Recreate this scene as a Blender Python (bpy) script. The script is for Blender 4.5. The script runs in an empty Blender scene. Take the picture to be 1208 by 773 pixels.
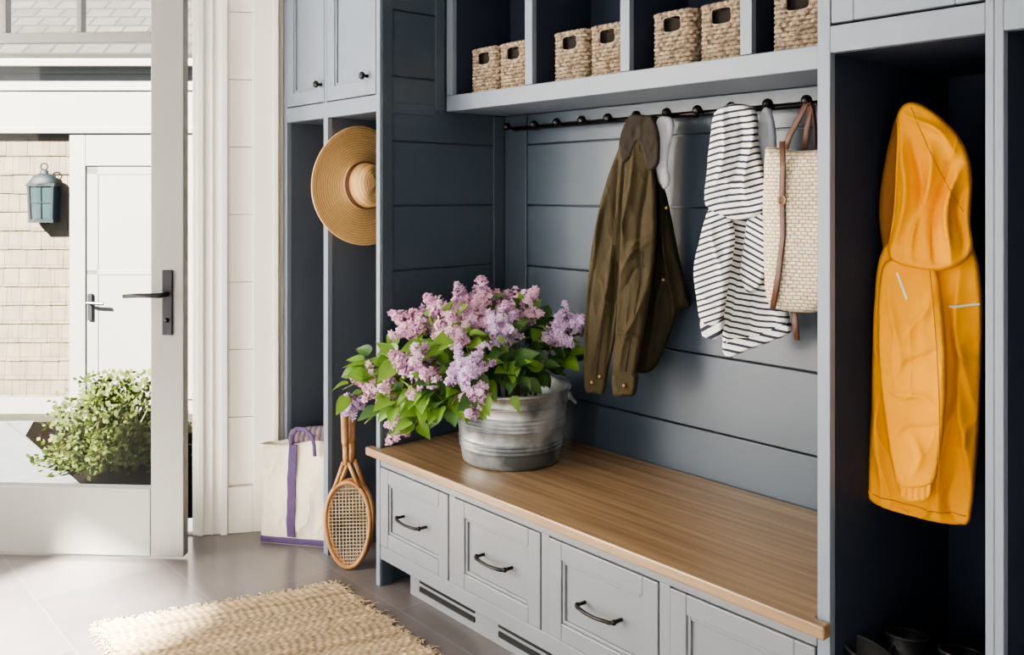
import bpy, bmesh, math, random
from mathutils import Vector, Matrix, Euler, noise
from mathutils.geometry import delaunay_2d_cdt
random.seed(7)
S = bpy.context.scene
COL = S.collection
PI = math.pi
try:
    S.view_settings.look = 'AgX - Medium High Contrast'
except Exception as ex:
    print('look', ex)
# ------------------------------------------------------------------ camera frame (level camera, lens shifted down)
FPX = 1050.0; CX = 604.0; HY = 230.0; CH = 1.40
YAW = math.asin(0.75)
FW = Vector((-0.75, 0.6614, 0)); RT = Vector((0.6614, 0.75, 0)); UPV = Vector((0, 0, 1)); CAM = Vector((0, 0, CH))
def ray(px, py): return FW + RT*((px-CX)/FPX) + UPV*((HY-py)/FPX)
def UP(px, py, t): return CAM + ray(px, py)*t
def UPL(px, py, Q, n):
    r = ray(px, py); return CAM + r*((Q-CAM).dot(n)/r.dot(n))

# ------------------------------------------------------------------ materials
def mat(name, c1, c2=None, scale=20, rough=.5, metal=0, bump=0, bscale=None, stretch=(1,1,1), detail=4, dist=.004, spec=None, contrast=(.3,.7), sheen=0, trans=0, wrinkle=None):
    m = bpy.data.materials.new(name); m.use_nodes = True
    nt = m.node_tree; N = nt.nodes; L = nt.links
    b = N['Principled BSDF']
    b.inputs['Roughness'].default_value = rough; b.inputs['Metallic'].default_value = metal
    if spec is not None: b.inputs['Specular IOR Level'].default_value = spec
    if sheen: b.inputs['Sheen Weight'].default_value = sheen
    tc = N.new('ShaderNodeTexCoord'); mp = N.new('ShaderNodeMapping'); mp.inputs['Scale'].default_value = stretch
    L.new(tc.outputs['Object'], mp.inputs['Vector'])
    nz = N.new('ShaderNodeTexNoise'); nz.inputs['Scale'].default_value = scale; nz.inputs['Detail'].default_value = detail
    L.new(mp.outputs[0], nz.inputs['Vector'])
    rp = N.new('ShaderNodeValToRGB')
    c2 = c2 or tuple(x*.88 for x in c1)
    rp.color_ramp.elements[0].position = contrast[0]; rp.color_ramp.elements[1].position = contrast[1]
    rp.color_ramp.elements[0].color = (*c1, 1); rp.color_ramp.elements[1].color = (*c2, 1)
    L.new(nz.outputs['Fac'], rp.inputs['Fac']); L.new(rp.outputs['Color'], b.inputs['Base Color'])
    nin = None
    if wrinkle:      # crisp creases: ridges where a stretched noise crosses its middle value
        sc, zs, amt = wrinkle
        m2 = N.new('ShaderNodeMapping'); m2.inputs['Scale'].default_value = (1,1,zs); m2.inputs['Rotation'].default_value = (.15,.2,0)
        L.new(tc.outputs['Object'], m2.inputs['Vector'])
        w = N.new('ShaderNodeTexNoise'); w.inputs['Scale'].default_value = sc; w.inputs['Detail'].default_value = 1.5; w.inputs['Distortion'].default_value = .6
        L.new(m2.outputs[0], w.inputs['Vector'])
        s1 = N.new('ShaderNodeMath'); s1.operation = 'SUBTRACT'; s1.inputs[1].default_value = .5; L.new(w.outputs['Fac'], s1.inputs[0])
        s2 = N.new('ShaderNodeMath'); s2.operation = 'ABSOLUTE'; L.new(s1.outputs[0], s2.inputs[0])
        s3 = N.new('ShaderNodeMath'); s3.operation = 'POWER'; s3.inputs[1].default_value = .7; L.new(s2.outputs[0], s3.inputs[0])
        wb = N.new('ShaderNodeBump'); wb.inputs['Strength'].default_value = 1.0; wb.inputs['Distance'].default_value = amt; wb.invert = True
        L.new(s3.outputs[0], wb.inputs['Height']); nin = wb.outputs[0]; L.new(nin, b.inputs['Normal'])
    if bump:
        n2 = N.new('ShaderNodeTexNoise'); n2.inputs['Scale'].default_value = bscale or scale*2; n2.inputs['Detail'].default_value = 3
        L.new(mp.outputs[0], n2.inputs['Vector'])
        bp = N.new('ShaderNodeBump'); bp.inputs['Strength'].default_value = bump; bp.inputs['Distance'].default_value = dist
        if nin: L.new(nin, bp.inputs['Normal'])
        L.new(n2.outputs['Fac'], bp.inputs['Height']); L.new(bp.outputs['Normal'], b.inputs['Normal'])
    if trans:
        tr = N.new('ShaderNodeBsdfTranslucent'); L.new(rp.outputs['Color'], tr.inputs['Color'])
        mx = N.new('ShaderNodeMixShader'); mx.inputs[0].default_value = trans
        L.new(b.outputs[0], mx.inputs[1]); L.new(tr.outputs[0], mx.inputs[2]); L.new(mx.outputs[0], N['Material Output'].inputs[0])
    return m
def brickmat(name, c1, c2, mortar, w, h, gap=.02, rough=.6, off=.5, bump=.4, rot=(0,0,0), noise_amt=.35, nscale=6, loc=(0,0,0), dist=.01, warp=0, wscale=3.5):
    m = bpy.data.materials.new(name); m.use_nodes = True
    nt = m.node_tree; N = nt.nodes; L = nt.links; b = N['Principled BSDF']; b.inputs['Roughness'].default_value = rough
    tc = N.new('ShaderNodeTexCoord'); mp = N.new('ShaderNodeMapping'); mp.inputs['Rotation'].default_value = rot; mp.inputs['Location'].default_value = loc
    L.new(tc.outputs['Object'], mp.inputs['Vector'])
    br = N.new('ShaderNodeTexBrick'); br.offset = off
    br.inputs['Scale'].default_value = 1; br.inputs['Brick Width'].default_value = w; br.inputs['Row Height'].default_value = h
    br.inputs['Mortar Size'].default_value = gap; br.inputs['Mortar Smooth'].default_value = .2
    br.inputs['Color1'].default_value = (*c1,1); br.inputs['Color2'].default_value = (*c2,1); br.inputs['Mortar'].default_value = (*mortar,1)
    if warp:
        wn = N.new('ShaderNodeTexNoise'); wn.inputs['Scale'].default_value = wscale; wn.inputs['Detail'].default_value = 3
        L.new(mp.outputs[0], wn.inputs['Vector'])
        vm = N.new('ShaderNodeVectorMath'); vm.operation = 'MULTIPLY_ADD'; vm.inputs[1].default_value = (warp*3,warp,warp)
        L.new(wn.outputs['Color'], vm.inputs[0]); L.new(mp.outputs[0], vm.inputs[2]); L.new(vm.outputs[0], br.inputs['Vector'])
    else: L.new(mp.outputs[0], br.inputs['Vector'])
    nz = N.new('ShaderNodeTexNoise'); nz.inputs['Scale'].default_value = nscale; nz.inputs['Detail'].default_value = 6
    L.new(mp.outputs[0], nz.inputs['Vector'])
    mx = N.new('ShaderNodeMixRGB'); mx.blend_type = 'OVERLAY'; mx.inputs[0].default_value = noise_amt
    L.new(br.outputs['Color'], mx.inputs[1]); L.new(nz.outputs['Fac'], mx.inputs[2]); L.new(mx.outputs[0], b.inputs['Base Color'])
    bp = N.new('ShaderNodeBump'); bp.inputs['Strength'].default_value = bump; bp.inputs['Distance'].default_value = dist; bp.invert = True
    L.new(br.outputs['Fac'], bp.inputs['Height']); L.new(bp.outputs[0], b.inputs['Normal'])
    return m
def attrmat(name, attr, rough=.6, trans=0):
    m = bpy.data.materials.new(name); m.use_nodes = True
    nt = m.node_tree; N = nt.nodes; L = nt.links; b = N['Principled BSDF']; b.inputs['Roughness'].default_value = rough
    b.inputs['Specular IOR Level'].default_value = .2
    a = N.new('ShaderNodeAttribute'); a.attribute_name = attr; L.new(a.outputs['Color'], b.inputs['Base Color'])
    if trans:
        tr = N.new('ShaderNodeBsdfTranslucent'); L.new(a.outputs['Color'], tr.inputs['Color'])
        mx = N.new('ShaderNodeMixShader'); mx.inputs[0].default_value = trans
        L.new(b.outputs[0], mx.inputs[1]); L.new(tr.outputs[0], mx.inputs[2]); L.new(mx.outputs[0], N['Material Output'].inputs[0])
    return m
def stripemat(name, white, navy, freq, duty=.34):
    m = bpy.data.materials.new(name); m.use_nodes = True
    nt = m.node_tree; N = nt.nodes; L = nt.links; b = N['Principled BSDF']; b.inputs['Roughness'].default_value = .9
    a = N.new('ShaderNodeAttribute'); a.attribute_name = 'st'
    m1 = N.new('ShaderNodeMath'); m1.operation = 'MULTIPLY'; m1.inputs[1].default_value = freq; L.new(a.outputs['Fac'], m1.inputs[0])
    m2 = N.new('ShaderNodeMath'); m2.operation = 'FRACT'; L.new(m1.outputs[0], m2.inputs[0])
    m3 = N.new('ShaderNodeMath'); m3.operation = 'LESS_THAN'; m3.inputs[1].default_value = duty; L.new(m2.outputs[0], m3.inputs[0])
    mx = N.new('ShaderNodeMixRGB'); mx.inputs[1].default_value = (*white,1); mx.inputs[2].default_value = (*navy,1)
    L.new(m3.outputs[0], mx.inputs[0]); L.new(mx.outputs[0], b.inputs['Base Color'])
    return m
def wavemat(name, c1, c2, scale, rings=None, direction='X', rough=.8, bump=.5, distort=1.0, dist=.004):
    m = bpy.data.materials.new(name); m.use_nodes = True
    nt = m.node_tree; N = nt.nodes; L = nt.links; b = N['Principled BSDF']; b.inputs['Roughness'].default_value = rough
    tc = N.new('ShaderNodeTexCoord'); w = N.new('ShaderNodeTexWave')
    w.inputs['Scale'].default_value = scale; w.inputs['Distortion'].default_value = distort; w.inputs['Detail'].default_value = 2
    if rings: w.wave_type = 'RINGS'; w.rings_direction = rings
    else: w.bands_direction = direction
    L.new(tc.outputs['Object'], w.inputs['Vector'])
    nz = N.new('ShaderNodeTexNoise'); nz.inputs['Scale'].default_value = 60; nz.inputs['Detail'].default_value = 3; L.new(tc.outputs['Object'], nz.inputs['Vector'])
    ad = N.new('ShaderNodeMath'); ad.operation = 'MULTIPLY_ADD'; ad.inputs[1].default_value = .5; L.new(w.outputs['Fac'], ad.inputs[0])
    hm = N.new('ShaderNodeMath'); hm.operation = 'MULTIPLY'; hm.inputs[1].default_value = .5; L.new(nz.outputs['Fac'], hm.inputs[0]); L.new(hm.outputs[0], ad.inputs[2])
    rp = N.new('ShaderNodeValToRGB'); rp.color_ramp.elements[0].color = (*c2,1); rp.color_ramp.elements[1].color = (*c1,1)
    rp.color_ramp.elements[0].position = .2; rp.color_ramp.elements[1].position = .7
    L.new(ad.outputs[0], rp.inputs[0]); L.new(rp.outputs[0], b.inputs['Base Color'])
    bp = N.new('ShaderNodeBump'); bp.inputs['Strength'].default_value = bump; bp.inputs['Distance'].default_value = dist
    L.new(ad.outputs[0], bp.inputs['Height']); L.new(bp.outputs[0], b.inputs['Normal'])
    return m
def glassmat(name, tint=(1,1,1), k=.05):
    m = bpy.data.materials.new(name); m.use_nodes = True
    nt = m.node_tree; N = nt.nodes; L = nt.links; N.remove(N['Principled BSDF'])
    t = N.new('ShaderNodeBsdfTransparent'); t.inputs[0].default_value = (*tint,1)
    g = N.new('ShaderNodeBsdfGlossy'); g.inputs['Roughness'].default_value = .02
    mx = N.new('ShaderNodeMixShader'); mx.inputs[0].default_value = k
    L.new(t.outputs[0], mx.inputs[1]); L.new(g.outputs[0], mx.inputs[2]); L.new(mx.outputs[0], N['Material Output'].inputs[0])
    return m

M = {}
M['front'] = mat('cabinet_paint', (.160,.187,.228), (.150,.177,.218), 6, .38)
M['drawer'] = mat('drawer_paint', (.168,.178,.198), (.158,.168,.188), 6, .40)  # same cabinet paint, warmed in colour for light bounced off the floor
M['alcove'] = mat('alcove_paint', (.049,.066,.087), (.044,.060,.080), 5, .33)  # same cabinet paint with the alcove's shade put into the colour
M['inside'] = mat('locker_interior_paint', (.022,.029,.047), (.019,.026,.042), 5, .7, spec=.2)  # cabinet paint again, darkened for the deep shade inside the lockers
M['slate'] = mat('slate_locker_paint', (.080,.093,.116), (.073,.085,.108), 5, .45)  # cabinet paint with a lighter interior shade in its colour, left locker
M['white'] = mat('white_paint', (.85,.82,.76), (.82,.79,.73), 5, .45)
M['warm'] = mat('warm_white_paint', (.86,.82,.74), (.83,.79,.71), 5, .5)
M['doorgrey'] = mat('door_paint', (.168,.166,.153), (.158,.156,.143), 5, .45)  # base colour lowered to carry the shade of the backlit door
M['ceil'] = mat('ceiling_paint', (.8,.79,.77), None, 5, .8)
M['wood'] = mat('bench_wood', (.315,.208,.115), (.155,.096,.050), 6, .27, stretch=(.28,8,8), detail=10, bump=.1, bscale=20, contrast=(.28,.78))
M['bronze'] = mat('dark_bronze', (.018,.016,.016), (.03,.026,.024), 30, .35, .85)
M['black'] = mat('black_metal', (.012,.012,.014), None, 30, .4, .5)
M['rubber'] = mat('black_rubber', (.006,.006,.008), None, 30, .5)
M['rubrim'] = mat('rubber_rim', (.03,.03,.035), None, 30, .45)
M['galv'] = mat('galvanized_steel', (.54,.56,.565), (.15,.17,.18), 9, .40, .75, bump=.12, bscale=30, contrast=(.40,.62), detail=12)
M['tile'] = brickmat('slate_floor_tile', (.130,.116,.115), (.103,.092,.093), (.14,.13,.13), .9, .45, .004, .20, bump=.1, noise_amt=.4, nscale=3, loc=(.25,.1,0), dist=.002)
M['jute'] = attrmat('jute_weave', 'col', .95)
M['fringe'] = mat('jute_fringe', (.43,.33,.21), (.33,.25,.15), 60, .95)
M['straw'] = wavemat('hat_straw', (.68,.44,.19), (.48,.28,.10), 32, rings='Z', rough=.65, bump=.4, distort=.5)
M['band'] = mat('hat_band', (.12,.045,.018), None, 30, .55)
M['seagrass'] = mat('seagrass', (.37,.285,.195), (.09,.062,.040), 80, .85, bump=.7, bscale=180, contrast=(.34,.66))
M['seadark'] = mat('basket_lining', (.012,.008,.005), None, 30, .95)
M['canvas'] = mat('cream_canvas', (.68,.61,.49), (.62,.55,.43), 40, .9, bump=.15, bscale=300, wrinkle=(9,.6,.02))
M['purple'] = mat('purple_webbing', (.075,.045,.125), (.06,.036,.10), 60, .85)
M['roll'] = wavemat('striped_roll', (.20,.14,.13), (.05,.034,.085), 14, direction='X', bump=.2)
M['racket'] = mat('varnished_wood', (.42,.22,.085), (.30,.14,.05), 20, .4, stretch=(1,1,.2))
M['grip'] = mat('leather_grip', (.36,.19,.085), (.25,.12,.05), 30, .6)
M['string'] = mat('racket_string', (.55,.44,.28), None, 30, .5)
M['olive'] = mat('brown_cotton', (.052,.040,.019), (.043,.033,.015), 14, .78, bump=.3, bscale=120, spec=.22, wrinkle=(10,.35,.014))
M['oliveb'] = mat('dark_brown_cotton', (.026,.022,.013), (.020,.017,.010), 14, .88, bump=.3, bscale=120, spec=.12, wrinkle=(9,.35,.013))  # shaded copy of the jacket cotton, shadow put into the colour
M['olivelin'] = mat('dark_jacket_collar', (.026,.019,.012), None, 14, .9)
M['oseam'] = mat('jacket_seam', (.020,.015,.008), None, 14, .8)
M['brass'] = mat('brass_button', (.45,.28,.10), None, 30, .35, .9)
M['stripe'] = stripemat('striped_jersey', (.80,.78,.745), (.028,.032,.050), 58, .36)
M['cloth'] = mat('white_cotton', (.75,.77,.83), (.66,.69,.76), 12, .9)
M['wicker'] = brickmat('woven_palm', (.82,.73,.575), (.72,.62,.46), (.38,.29,.18), .016, .010, .0014, .9, bump=1.0, rot=(PI/2,0,0), noise_amt=.6, nscale=75, dist=.007, warp=.008, wscale=18)
M['leather'] = mat('brown_leather', (.095,.038,.019), (.065,.026,.013), 25, .5)
M['yellow'] = mat('yellow_coat_fabric', (.87,.370,.009), (.82,.340,.008), 8, .70, bump=.1, bscale=80, spec=.15, wrinkle=(6.5,.32,.018))
M['ylining'] = mat('coat_lining', (.20,.075,.005), None, 8, .8)  # dark yellow that paints the shade within the hood
M['yseam'] = mat('yellow_coat_seam', (.42,.16,.005), None, 8, .7)
M['reflect'] = mat('reflective_piping', (.8,.8,.78), None, 20, .4)
M['leafA'] = mat('leaf_green', (.21,.375,.055), (.12,.25,.034), 14, .45, trans=.36)
M['leafB'] = mat('leaf_dark_green', (.048,.118,.022), (.03,.08,.015), 14, .45, trans=.22)
M['stemg'] = mat('green_stem', (.14,.17,.05), (.12,.10,.04), 20, .7)
M['lilac'] = attrmat('lilac_petal', 'col', .6, .35)
M['shingle'] = brickmat('cedar_shingle', (.060,.046,.029), (.046,.035,.021), (.028,.021,.013), .14, .165, .004, .85, bump=.4, rot=(PI/2,0,0), noise_amt=.5, nscale=7, warp=.015)
M['roof'] = brickmat('roof_shingle', (.022,.020,.018), (.011,.010,.009), (.0025,.002,.002), .24, .16, .012, .95, bump=.9, noise_amt=.5)
M['owhite'] = mat('exterior_white', (.082,.080,.074), (.077,.075,.069), 4, .6)
M['verd'] = mat('verdigris', (.0036,.0066,.0090), (.0026,.0048,.0064), 16, .6, .3, spec=.2)
M['amber'] = mat('lantern_glass', (.012,.022,.020), (.006,.015,.020), 8, .25, spec=.3)
M['ground'] = mat('garden_ground', (.032,.030,.025), (.020,.021,.015), 9, .95, bump=.5, spec=.05)
M['path'] = brickmat('stone_path', (.053,.057,.063), (.048,.052,.057), (.037,.039,.043), .9, .6, .012, .8, bump=.2)
M['soil'] = mat('mulch', (.006,.005,.0042), (.003,.0026,.0022), 26, 1.0, bump=.8, spec=0)
M['shrub'] = attrmat('shrub_leaf', 'col', .7, .4)
M['glass'] = glassmat('window_glass', (.99,1,.995), .004)

# ------------------------------------------------------------------ mesh builder
class MB:
    def __init__(s): s.v = []; s.f = []
    def add(s, vs, fs, X=None):
        o = len(s.v)
        s.v += [tuple(X @ Vector(p)) if X else tuple(p) for p in vs]
        s.f += [tuple(i+o for i in f) for f in fs]; return s
    def box(s, x0,x1,y0,y1,z0,z1, X=None):
        vs = [(x,y,z) for z in (z0,z1) for y in (y0,y1) for x in (x0,x1)]
        return s.add(vs, [(0,2,3,1),(4,5,7,6),(0,1,5,4),(2,6,7,3),(0,4,6,2),(1,3,7,5)], X)
    def prism(s, poly, z0, z1, X=None):
        n = len(poly)
        vs = [(x,y,z0) for x,y in poly]+[(x,y,z1) for x,y in poly]
        fs = [tuple(range(n-1,-1,-1)), tuple(range(n,2*n))]+[(i,(i+1)%n,n+(i+1)%n,n+i) for i in range(n)]
        return s.add(vs, fs, X)
    def tube(s, pts, r, seg=8, closed=False, X=None, flat=1.0):
        pts = [Vector(p) for p in pts]; n = len(pts)
        rs = r if isinstance(r,(list,tuple)) else [r]*n
        vs = []; fs = []; up = None
        for i,p in enumerate(pts):
            if closed: d = pts[(i+1)%n]-pts[i-1]
            else: d = pts[min(i+1,n-1)]-pts[max(i-1,0)]
            d.normalize()
            if up is None:
                a = Vector((0,0,1)) if abs(d.z)<.9 else Vector((1,0,0))
                up = (a - d*a.dot(d)).normalized()
            else:
                up = (up - d*up.dot(d)); up.normalize()
            sd = d.cross(up)
            for k in range(seg):
                th = 2*PI*k/seg
                vs.append(p + up*(math.cos(th)*rs[i]) + sd*(math.sin(th)*rs[i]*flat))
        m = n if closed else n-1
        for i in range(m):
            for k in range(seg):
                j = (i+1)%n
                fs.append((i*seg+k, i*seg+(k+1)%seg, j*seg+(k+1)%seg, j*seg+k))
        if not closed:
            fs.append(tuple(range(seg-1,-1,-1))); fs.append(tuple((n-1)*seg+k for k in range(seg)))
        return s.add(vs, fs, X)
    def lathe(s, prof, seg=48, X=None, wob=None):
        vs = []; fs = []; n = len(prof)
        for r,z in prof:
            for k in range(seg):
                th = 2*PI*k/seg
                p = Vector((r*math.cos(th), r*math.sin(th), z))
                if wob: p = wob(p, th, r)
                vs.append(p)
        for i in range(n-1):
            for k in range(seg):
                fs.append((i*seg+k, i*seg+(k+1)%seg, (i+1)*seg+(k+1)%seg, (i+1)*seg+k))
        return s.add(vs, fs, X)
    def ball(s, c, r, seg=14, rings=9, sc=(1,1,1), X=None):
        vs = []; fs = []
        for i in range(rings+1):
            ph = PI*i/rings
            for k in range(seg):
                th = 2*PI*k/seg
                vs.append((c[0]+sc[0]*r*math.sin(ph)*math.cos(th), c[1]+sc[1]*r*math.sin(ph)*math.sin(th), c[2]+sc[2]*r*math.cos(ph)))
        for i in range(rings):
            for k in range(seg): fs.append((i*seg+k,(i+1)*seg+k,(i+1)*seg+(k+1)%seg,i*seg+(k+1)%seg))
        return s.add(vs, fs, X)
    def build(s, name, m, parent=None, smooth=False, bevel=0, local=False, recalc=True, attrs=None):
        me = bpy.data.meshes.new(name)
        vs = s.v
        if parent is not None and not local:
            I = WM[parent.name].inverted(); vs = [tuple(I @ Vector(p)) for p in vs]
        me.from_pydata([tuple(p) for p in vs], [], s.f)
        if recalc:
            b = bmesh.new(); b.from_mesh(me)
            bmesh.ops.recalc_face_normals(b, faces=b.faces); b.to_mesh(me); b.free()
        me.validate()
        if attrs:
            for an,(ty,data) in attrs.items():
                at = me.attributes.new(an, ty, 'POINT')
                for i,d in enumerate(data):
                    if ty == 'FLOAT': at.data[i].value = d
                    else: at.data[i].color = (*d,1)
        me.materials.append(m if not isinstance(m,str) else M[m])
        if smooth: me.polygons.foreach_set('use_smooth', [True]*len(me.polygons))
        o = bpy.data.objects.new(name, me); COL.objects.link(o)
        if parent is not None:
            o.parent = parent; WM[o.name] = WM[parent.name].copy()
        else: WM[o.name] = Matrix.Identity(4)
        if bevel:
            bv = o.modifiers.new('bevel','BEVEL'); bv.width = bevel; bv.segments = 2; bv.limit_method = 'ANGLE'
        return o
WM = {}
def tag(o, label, cat, group=None, kind=None):
    o['label'] = label; o['category'] = cat
    if group: o['group'] = group
    if kind: o['kind'] = kind
    return o
def thing(name, label, cat, loc, rot=(0,0,0), group=None, kind=None):
    o = bpy.data.objects.new(name, None); COL.objects.link(o)
    o.empty_display_size = .1
    o.location = loc; o.rotation_euler = rot
    WM[o.name] = Matrix.Translation(Vector(loc)) @ Euler(rot).to_matrix().to_4x4()
    return tag(o, label, cat, group, kind)
def copy_tree(o, parent=None):
    c = o.copy(); COL.objects.link(c)
    if parent is not None: c.parent = parent
    for ch in list(o.children): copy_tree(ch, c)
    return c
def struct(name, mb, m, label, cat, bevel=0):
    return tag(mb.build(name, m, bevel=bevel), label, cat, kind='structure')

# ------------------------------------------------------------------ room constants
FY = 1.75; BY = 2.34; XL = -2.695; CEIL = 2.70
A = Vector((-3.45, 1.74, 0)); E = Vector((-.5, -.866, 0)); NN = Vector((.866, -.5, 0))
WX = Matrix(((E.x, NN.x, 0, A.x),(E.y, NN.y, 0, A.y),(0,0,1,0),(0,0,0,1)))   # end wall frame: x along wall, y into the room
room = [(1.6,-1.8),(1.6,2.5),(-3.6,2.5),(-3.6,1.9),(-3.53,1.80),(-5.5,-1.8)]
struct('floor', MB().prism(room, -.12, 0), 'tile', 'grey slate tiled floor of the mudroom', 'floor')
struct('ceiling', MB().prism([(1.8,-2),(1.8,2.6),(-3.6,2.6),(-5.7,-2)], CEIL, CEIL+.1), 'ceil', 'plain white mudroom ceiling', 'ceiling')
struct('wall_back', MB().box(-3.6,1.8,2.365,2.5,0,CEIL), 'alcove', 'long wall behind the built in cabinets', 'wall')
struct('wall_right', MB().box(1.6,1.8,-2,2.365,0,CEIL), 'white', 'white end wall behind the viewer', 'wall')
def wallwin(xa, xb, z0, z1, wins):
    mb = MB(); y0,y1 = -2.0,-1.8
    xs = xa
    for (a,b,c,d) in wins:
        mb.box(xs,a,y0,y1,z0,z1); mb.box(a,b,y0,y1,z0,c); mb.box(a,b,y0,y1,d,z1); xs = b
    mb.box(xs,xb,y0,y1,z0,z1); return mb
wins = [(-4.9,-3.8,.25,2.40),(-3.16,-2.20,.20,2.18),(-1.4,-.8,.30,1.7),(.35,1.25,.3,2.0)]
struct('wall_left', wallwin(-5.7,1.6,0,CEIL,wins), 'white', 'white side wall with tall windows facing the cabinets', 'wall')
for i,(a,b,c,d) in enumerate(wins):
    mb = MB(); w = .04
    mb.box(a,a+w,-1.93,-1.87,c,d).box(b-w,b,-1.93,-1.87,c,d).box(a,b,-1.93,-1.87,c,c+w).box(a,b,-1.93,-1.87,d-w,d)
    struct('window_%d'%(i+1), mb, 'white', 'white framed side window number %d along the left wall' % (i+1), 'window')
mb = MB()
mb.box(0,.33,-.16,0,0,CEIL,WX).box(1.43,4.25,-.16,0,0,CEIL,WX).box(.33,1.43,-.16,0,2.52,CEIL,WX)
mb.box(-3.60,-3.45,1.745,2.365,0,CEIL)
struct('wall_far', mb, 'warm', 'white wall beside the open glass door', 'wall')
mb = MB()
zz = .20
while zz < CEIL-.02:
    z1 = min(zz+.277, CEIL-.005); mb.box(.105,.205,.001,.014,zz,z1,WX); zz += .28
struct('trim_1', mb, 'warm', 'narrow strip of white horizontal boarding between door casing and cabinet', 'trim', .001)
mb = MB()
mb.box(.205,.325,.0,.022,0,2.55,WX).box(.205,.232,.022,.038,0,2.55,WX).box(.30,.325,.022,.030,0,2.55,WX).box(.325,.345,-.16,.018,0,2.53,WX).box(.262,.272,.022,.028,0,2.55,WX)
mb.box(1.44,1.56,0,.03,0,2.55,WX).box(.205,1.56,0,.03,2.55,2.66,WX)
struct('trim_2', mb, 'white', 'white moulded casing around the glass door opening', 'trim', .003)
mb = MB().box(.002,.105,.0,.024,0,CEIL-.005,WX).box(.002,.022,.024,.034,0,CEIL-.005,WX)
struct('trim_3', mb, 'warm', 'flat white pilaster next to the tall cabinet', 'trim', .003)
struct('baseboard_far', MB().box(.105,.205,.001,.024,0,.19,WX), 'warm', 'white baseboard on the end wall', 'baseboard', .003)
struct('trim_4', MB().box(.345,1.43,-.16,.0,.0,.012,WX), 'white', 'white threshold under the glass door', 'threshold')
# ------------------------------------------------------------------ glass door
D = thing('door_1', 'tall pale grey glass door standing ajar with black lever', 'door', (-4.22,.51,0), (0,0,PI/4), kind='structure')
T = .022
mb = MB().box(0,.13,-T,T,.012,2.48).box(1.025,1.155,-T,T,.012,2.48).box(.13,1.025,-T,T,.012,.272).box(.13,1.025,-T,T,2.36,2.48)
mb.build('frame','doorgrey',D,bevel=.004,local=True)
mb = MB().box(.13,1.025,-.018,.018,1.99,2.03)
for x in (.434,.738): mb.box(x-.011,x+.011,-.018,.018,2.03,2.36)
mb.build('muntin','doorgrey',D,bevel=.003,local=True)
MB().box(.128,1.027,-.003,.003,.27,2.37).build('glass_pane','glass',D,local=True)
mb = MB().box(1.072,1.115,-T-.009,-T,.862,1.112)
mb.build('handle_plate','black',D,bevel=.006,local=True)
mb = MB().tube([(1.093,-T-.005,1.02),(1.093,-T-.05,1.02),(1.08,-T-.058,1.02),(1.0,-T-.058,1.02),(.945,-T-.056,1.016)],[.011,.010,.0095,.008,.007],10)
mb.ball((1.093,-T-.012,.92),.009)
mb.build('lever','black',D,smooth=True,local=True)

# ------------------------------------------------------------------ outside
struct('ground', MB().prism([(-3.8,2.9),(-5.75,-2.1),(-9,-9),(-30,-9),(-30,25),(-3.8,25)], -.75,-.56), 'ground', 'garden ground outside the glass door', 'ground')
def gp(px,py,z=-.55):
    r = ray(px,py); t = (z-CH)/r.z; p = CAM+r*t; return (p.x,p.y)
struct('path', MB().prism([gp(-120,500),gp(40,497),gp(30,515),gp(110,585),gp(150,640),gp(-160,640)], -.56,-.545), 'path', 'pale stone path outside the door', 'path')
struct('planting_bed', MB().prism([gp(40,498),gp(240,498),gp(330,590),gp(330,720),gp(165,680),gp(113,585),gp(32,515)], -.56,-.550), 'soil', 'dark mulch bed around the shrub', 'bed')
HM = 8.0
def hx(px): return (px-604)*HM/FPX
def hz(py): return CH-(py-230)*HM/FPX
H = thing('garden_house', 'pale shingled outbuilding with white door seen through the glass', 'building', (FW.x*HM,FW.y*HM,-.56),(0,0,YAW))
def hb(mb,x0,x1,y0,y1,p0,p1):
    return mb.box(hx(x0),hx(x1),y0,y1,hz(p1)+.56,hz(p0)+.56)
# shingles laid in overlapping courses
mb = MB(); rs = random.Random(3)
hb(mb,-260,85,.02,.2,155,470)
pz = 470
while pz > 158:
    x = -260
    while x < 85:
        wd = rs.uniform(12,26); x1 = min(x+wd,85)
        z0 = hz(pz+rs.uniform(-.5,.5))+.56; z1 = hz(max(155,pz-23))+.56
        a,b_ = hx(x)+.0015, hx(x1)-.0015
        if b_ > a:
            yb = .004+rs.uniform(-.0015,.0015)
            mb.add([(a,yb,z0),(b_,yb,z0),(b_,.02,z0),(a,.02,z0),(a,.016,z1),(b_,.016,z1),(b_,.02,z1),(a,.02,z1)],[(0,3,2,1),(4,5,6,7),(0,1,5,4),(1,2,6,5),(2,3,7,6),(3,0,4,7)])
        x = x1
    pz -= 22
mb.build('shingle_wall','shingle',H,local=True)
MB().box(hx(-260),hx(330),-.03,.2,0,hz(468)+.56).build('foundation','owhite',H,local=True)
mb = MB(); hb(mb,-260,330,-.05,.2,75,158); hb(mb,-260,330,-.09,-.05,75,88); hb(mb,-260,330,-.065,-.05,104,108); hb(mb,-260,330,-.07,-.05,150,158)
mb.build('frieze','owhite',H,local=True,bevel=.006)
mb = MB(); hb(mb,85,104,-.05,.2,158,470); hb(mb,222,246,-.05,.2,158,470); hb(mb,104,222,-.05,.2,158,196); hb(mb,246,330,0,.2,158,470)
mb.build('door_casing','owhite',H,local=True,bevel=.006)
mb = MB(); hb(mb,104,222,-.03,.1,196,470)
for (a,b) in ((112,118),(208,214)): hb(mb,a-8,b,-.036,-.03,196,470)
for (a,b) in ((196,206),(318,324),(452,470)): hb(mb,104,222,-.036,-.03,a,b)
dr = mb.build('door','owhite',H,local=True,bevel=.003)
mb = MB().box(hx(107),hx(112),-.06,-.036,hz(377)+.56,hz(346)+.56)
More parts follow.
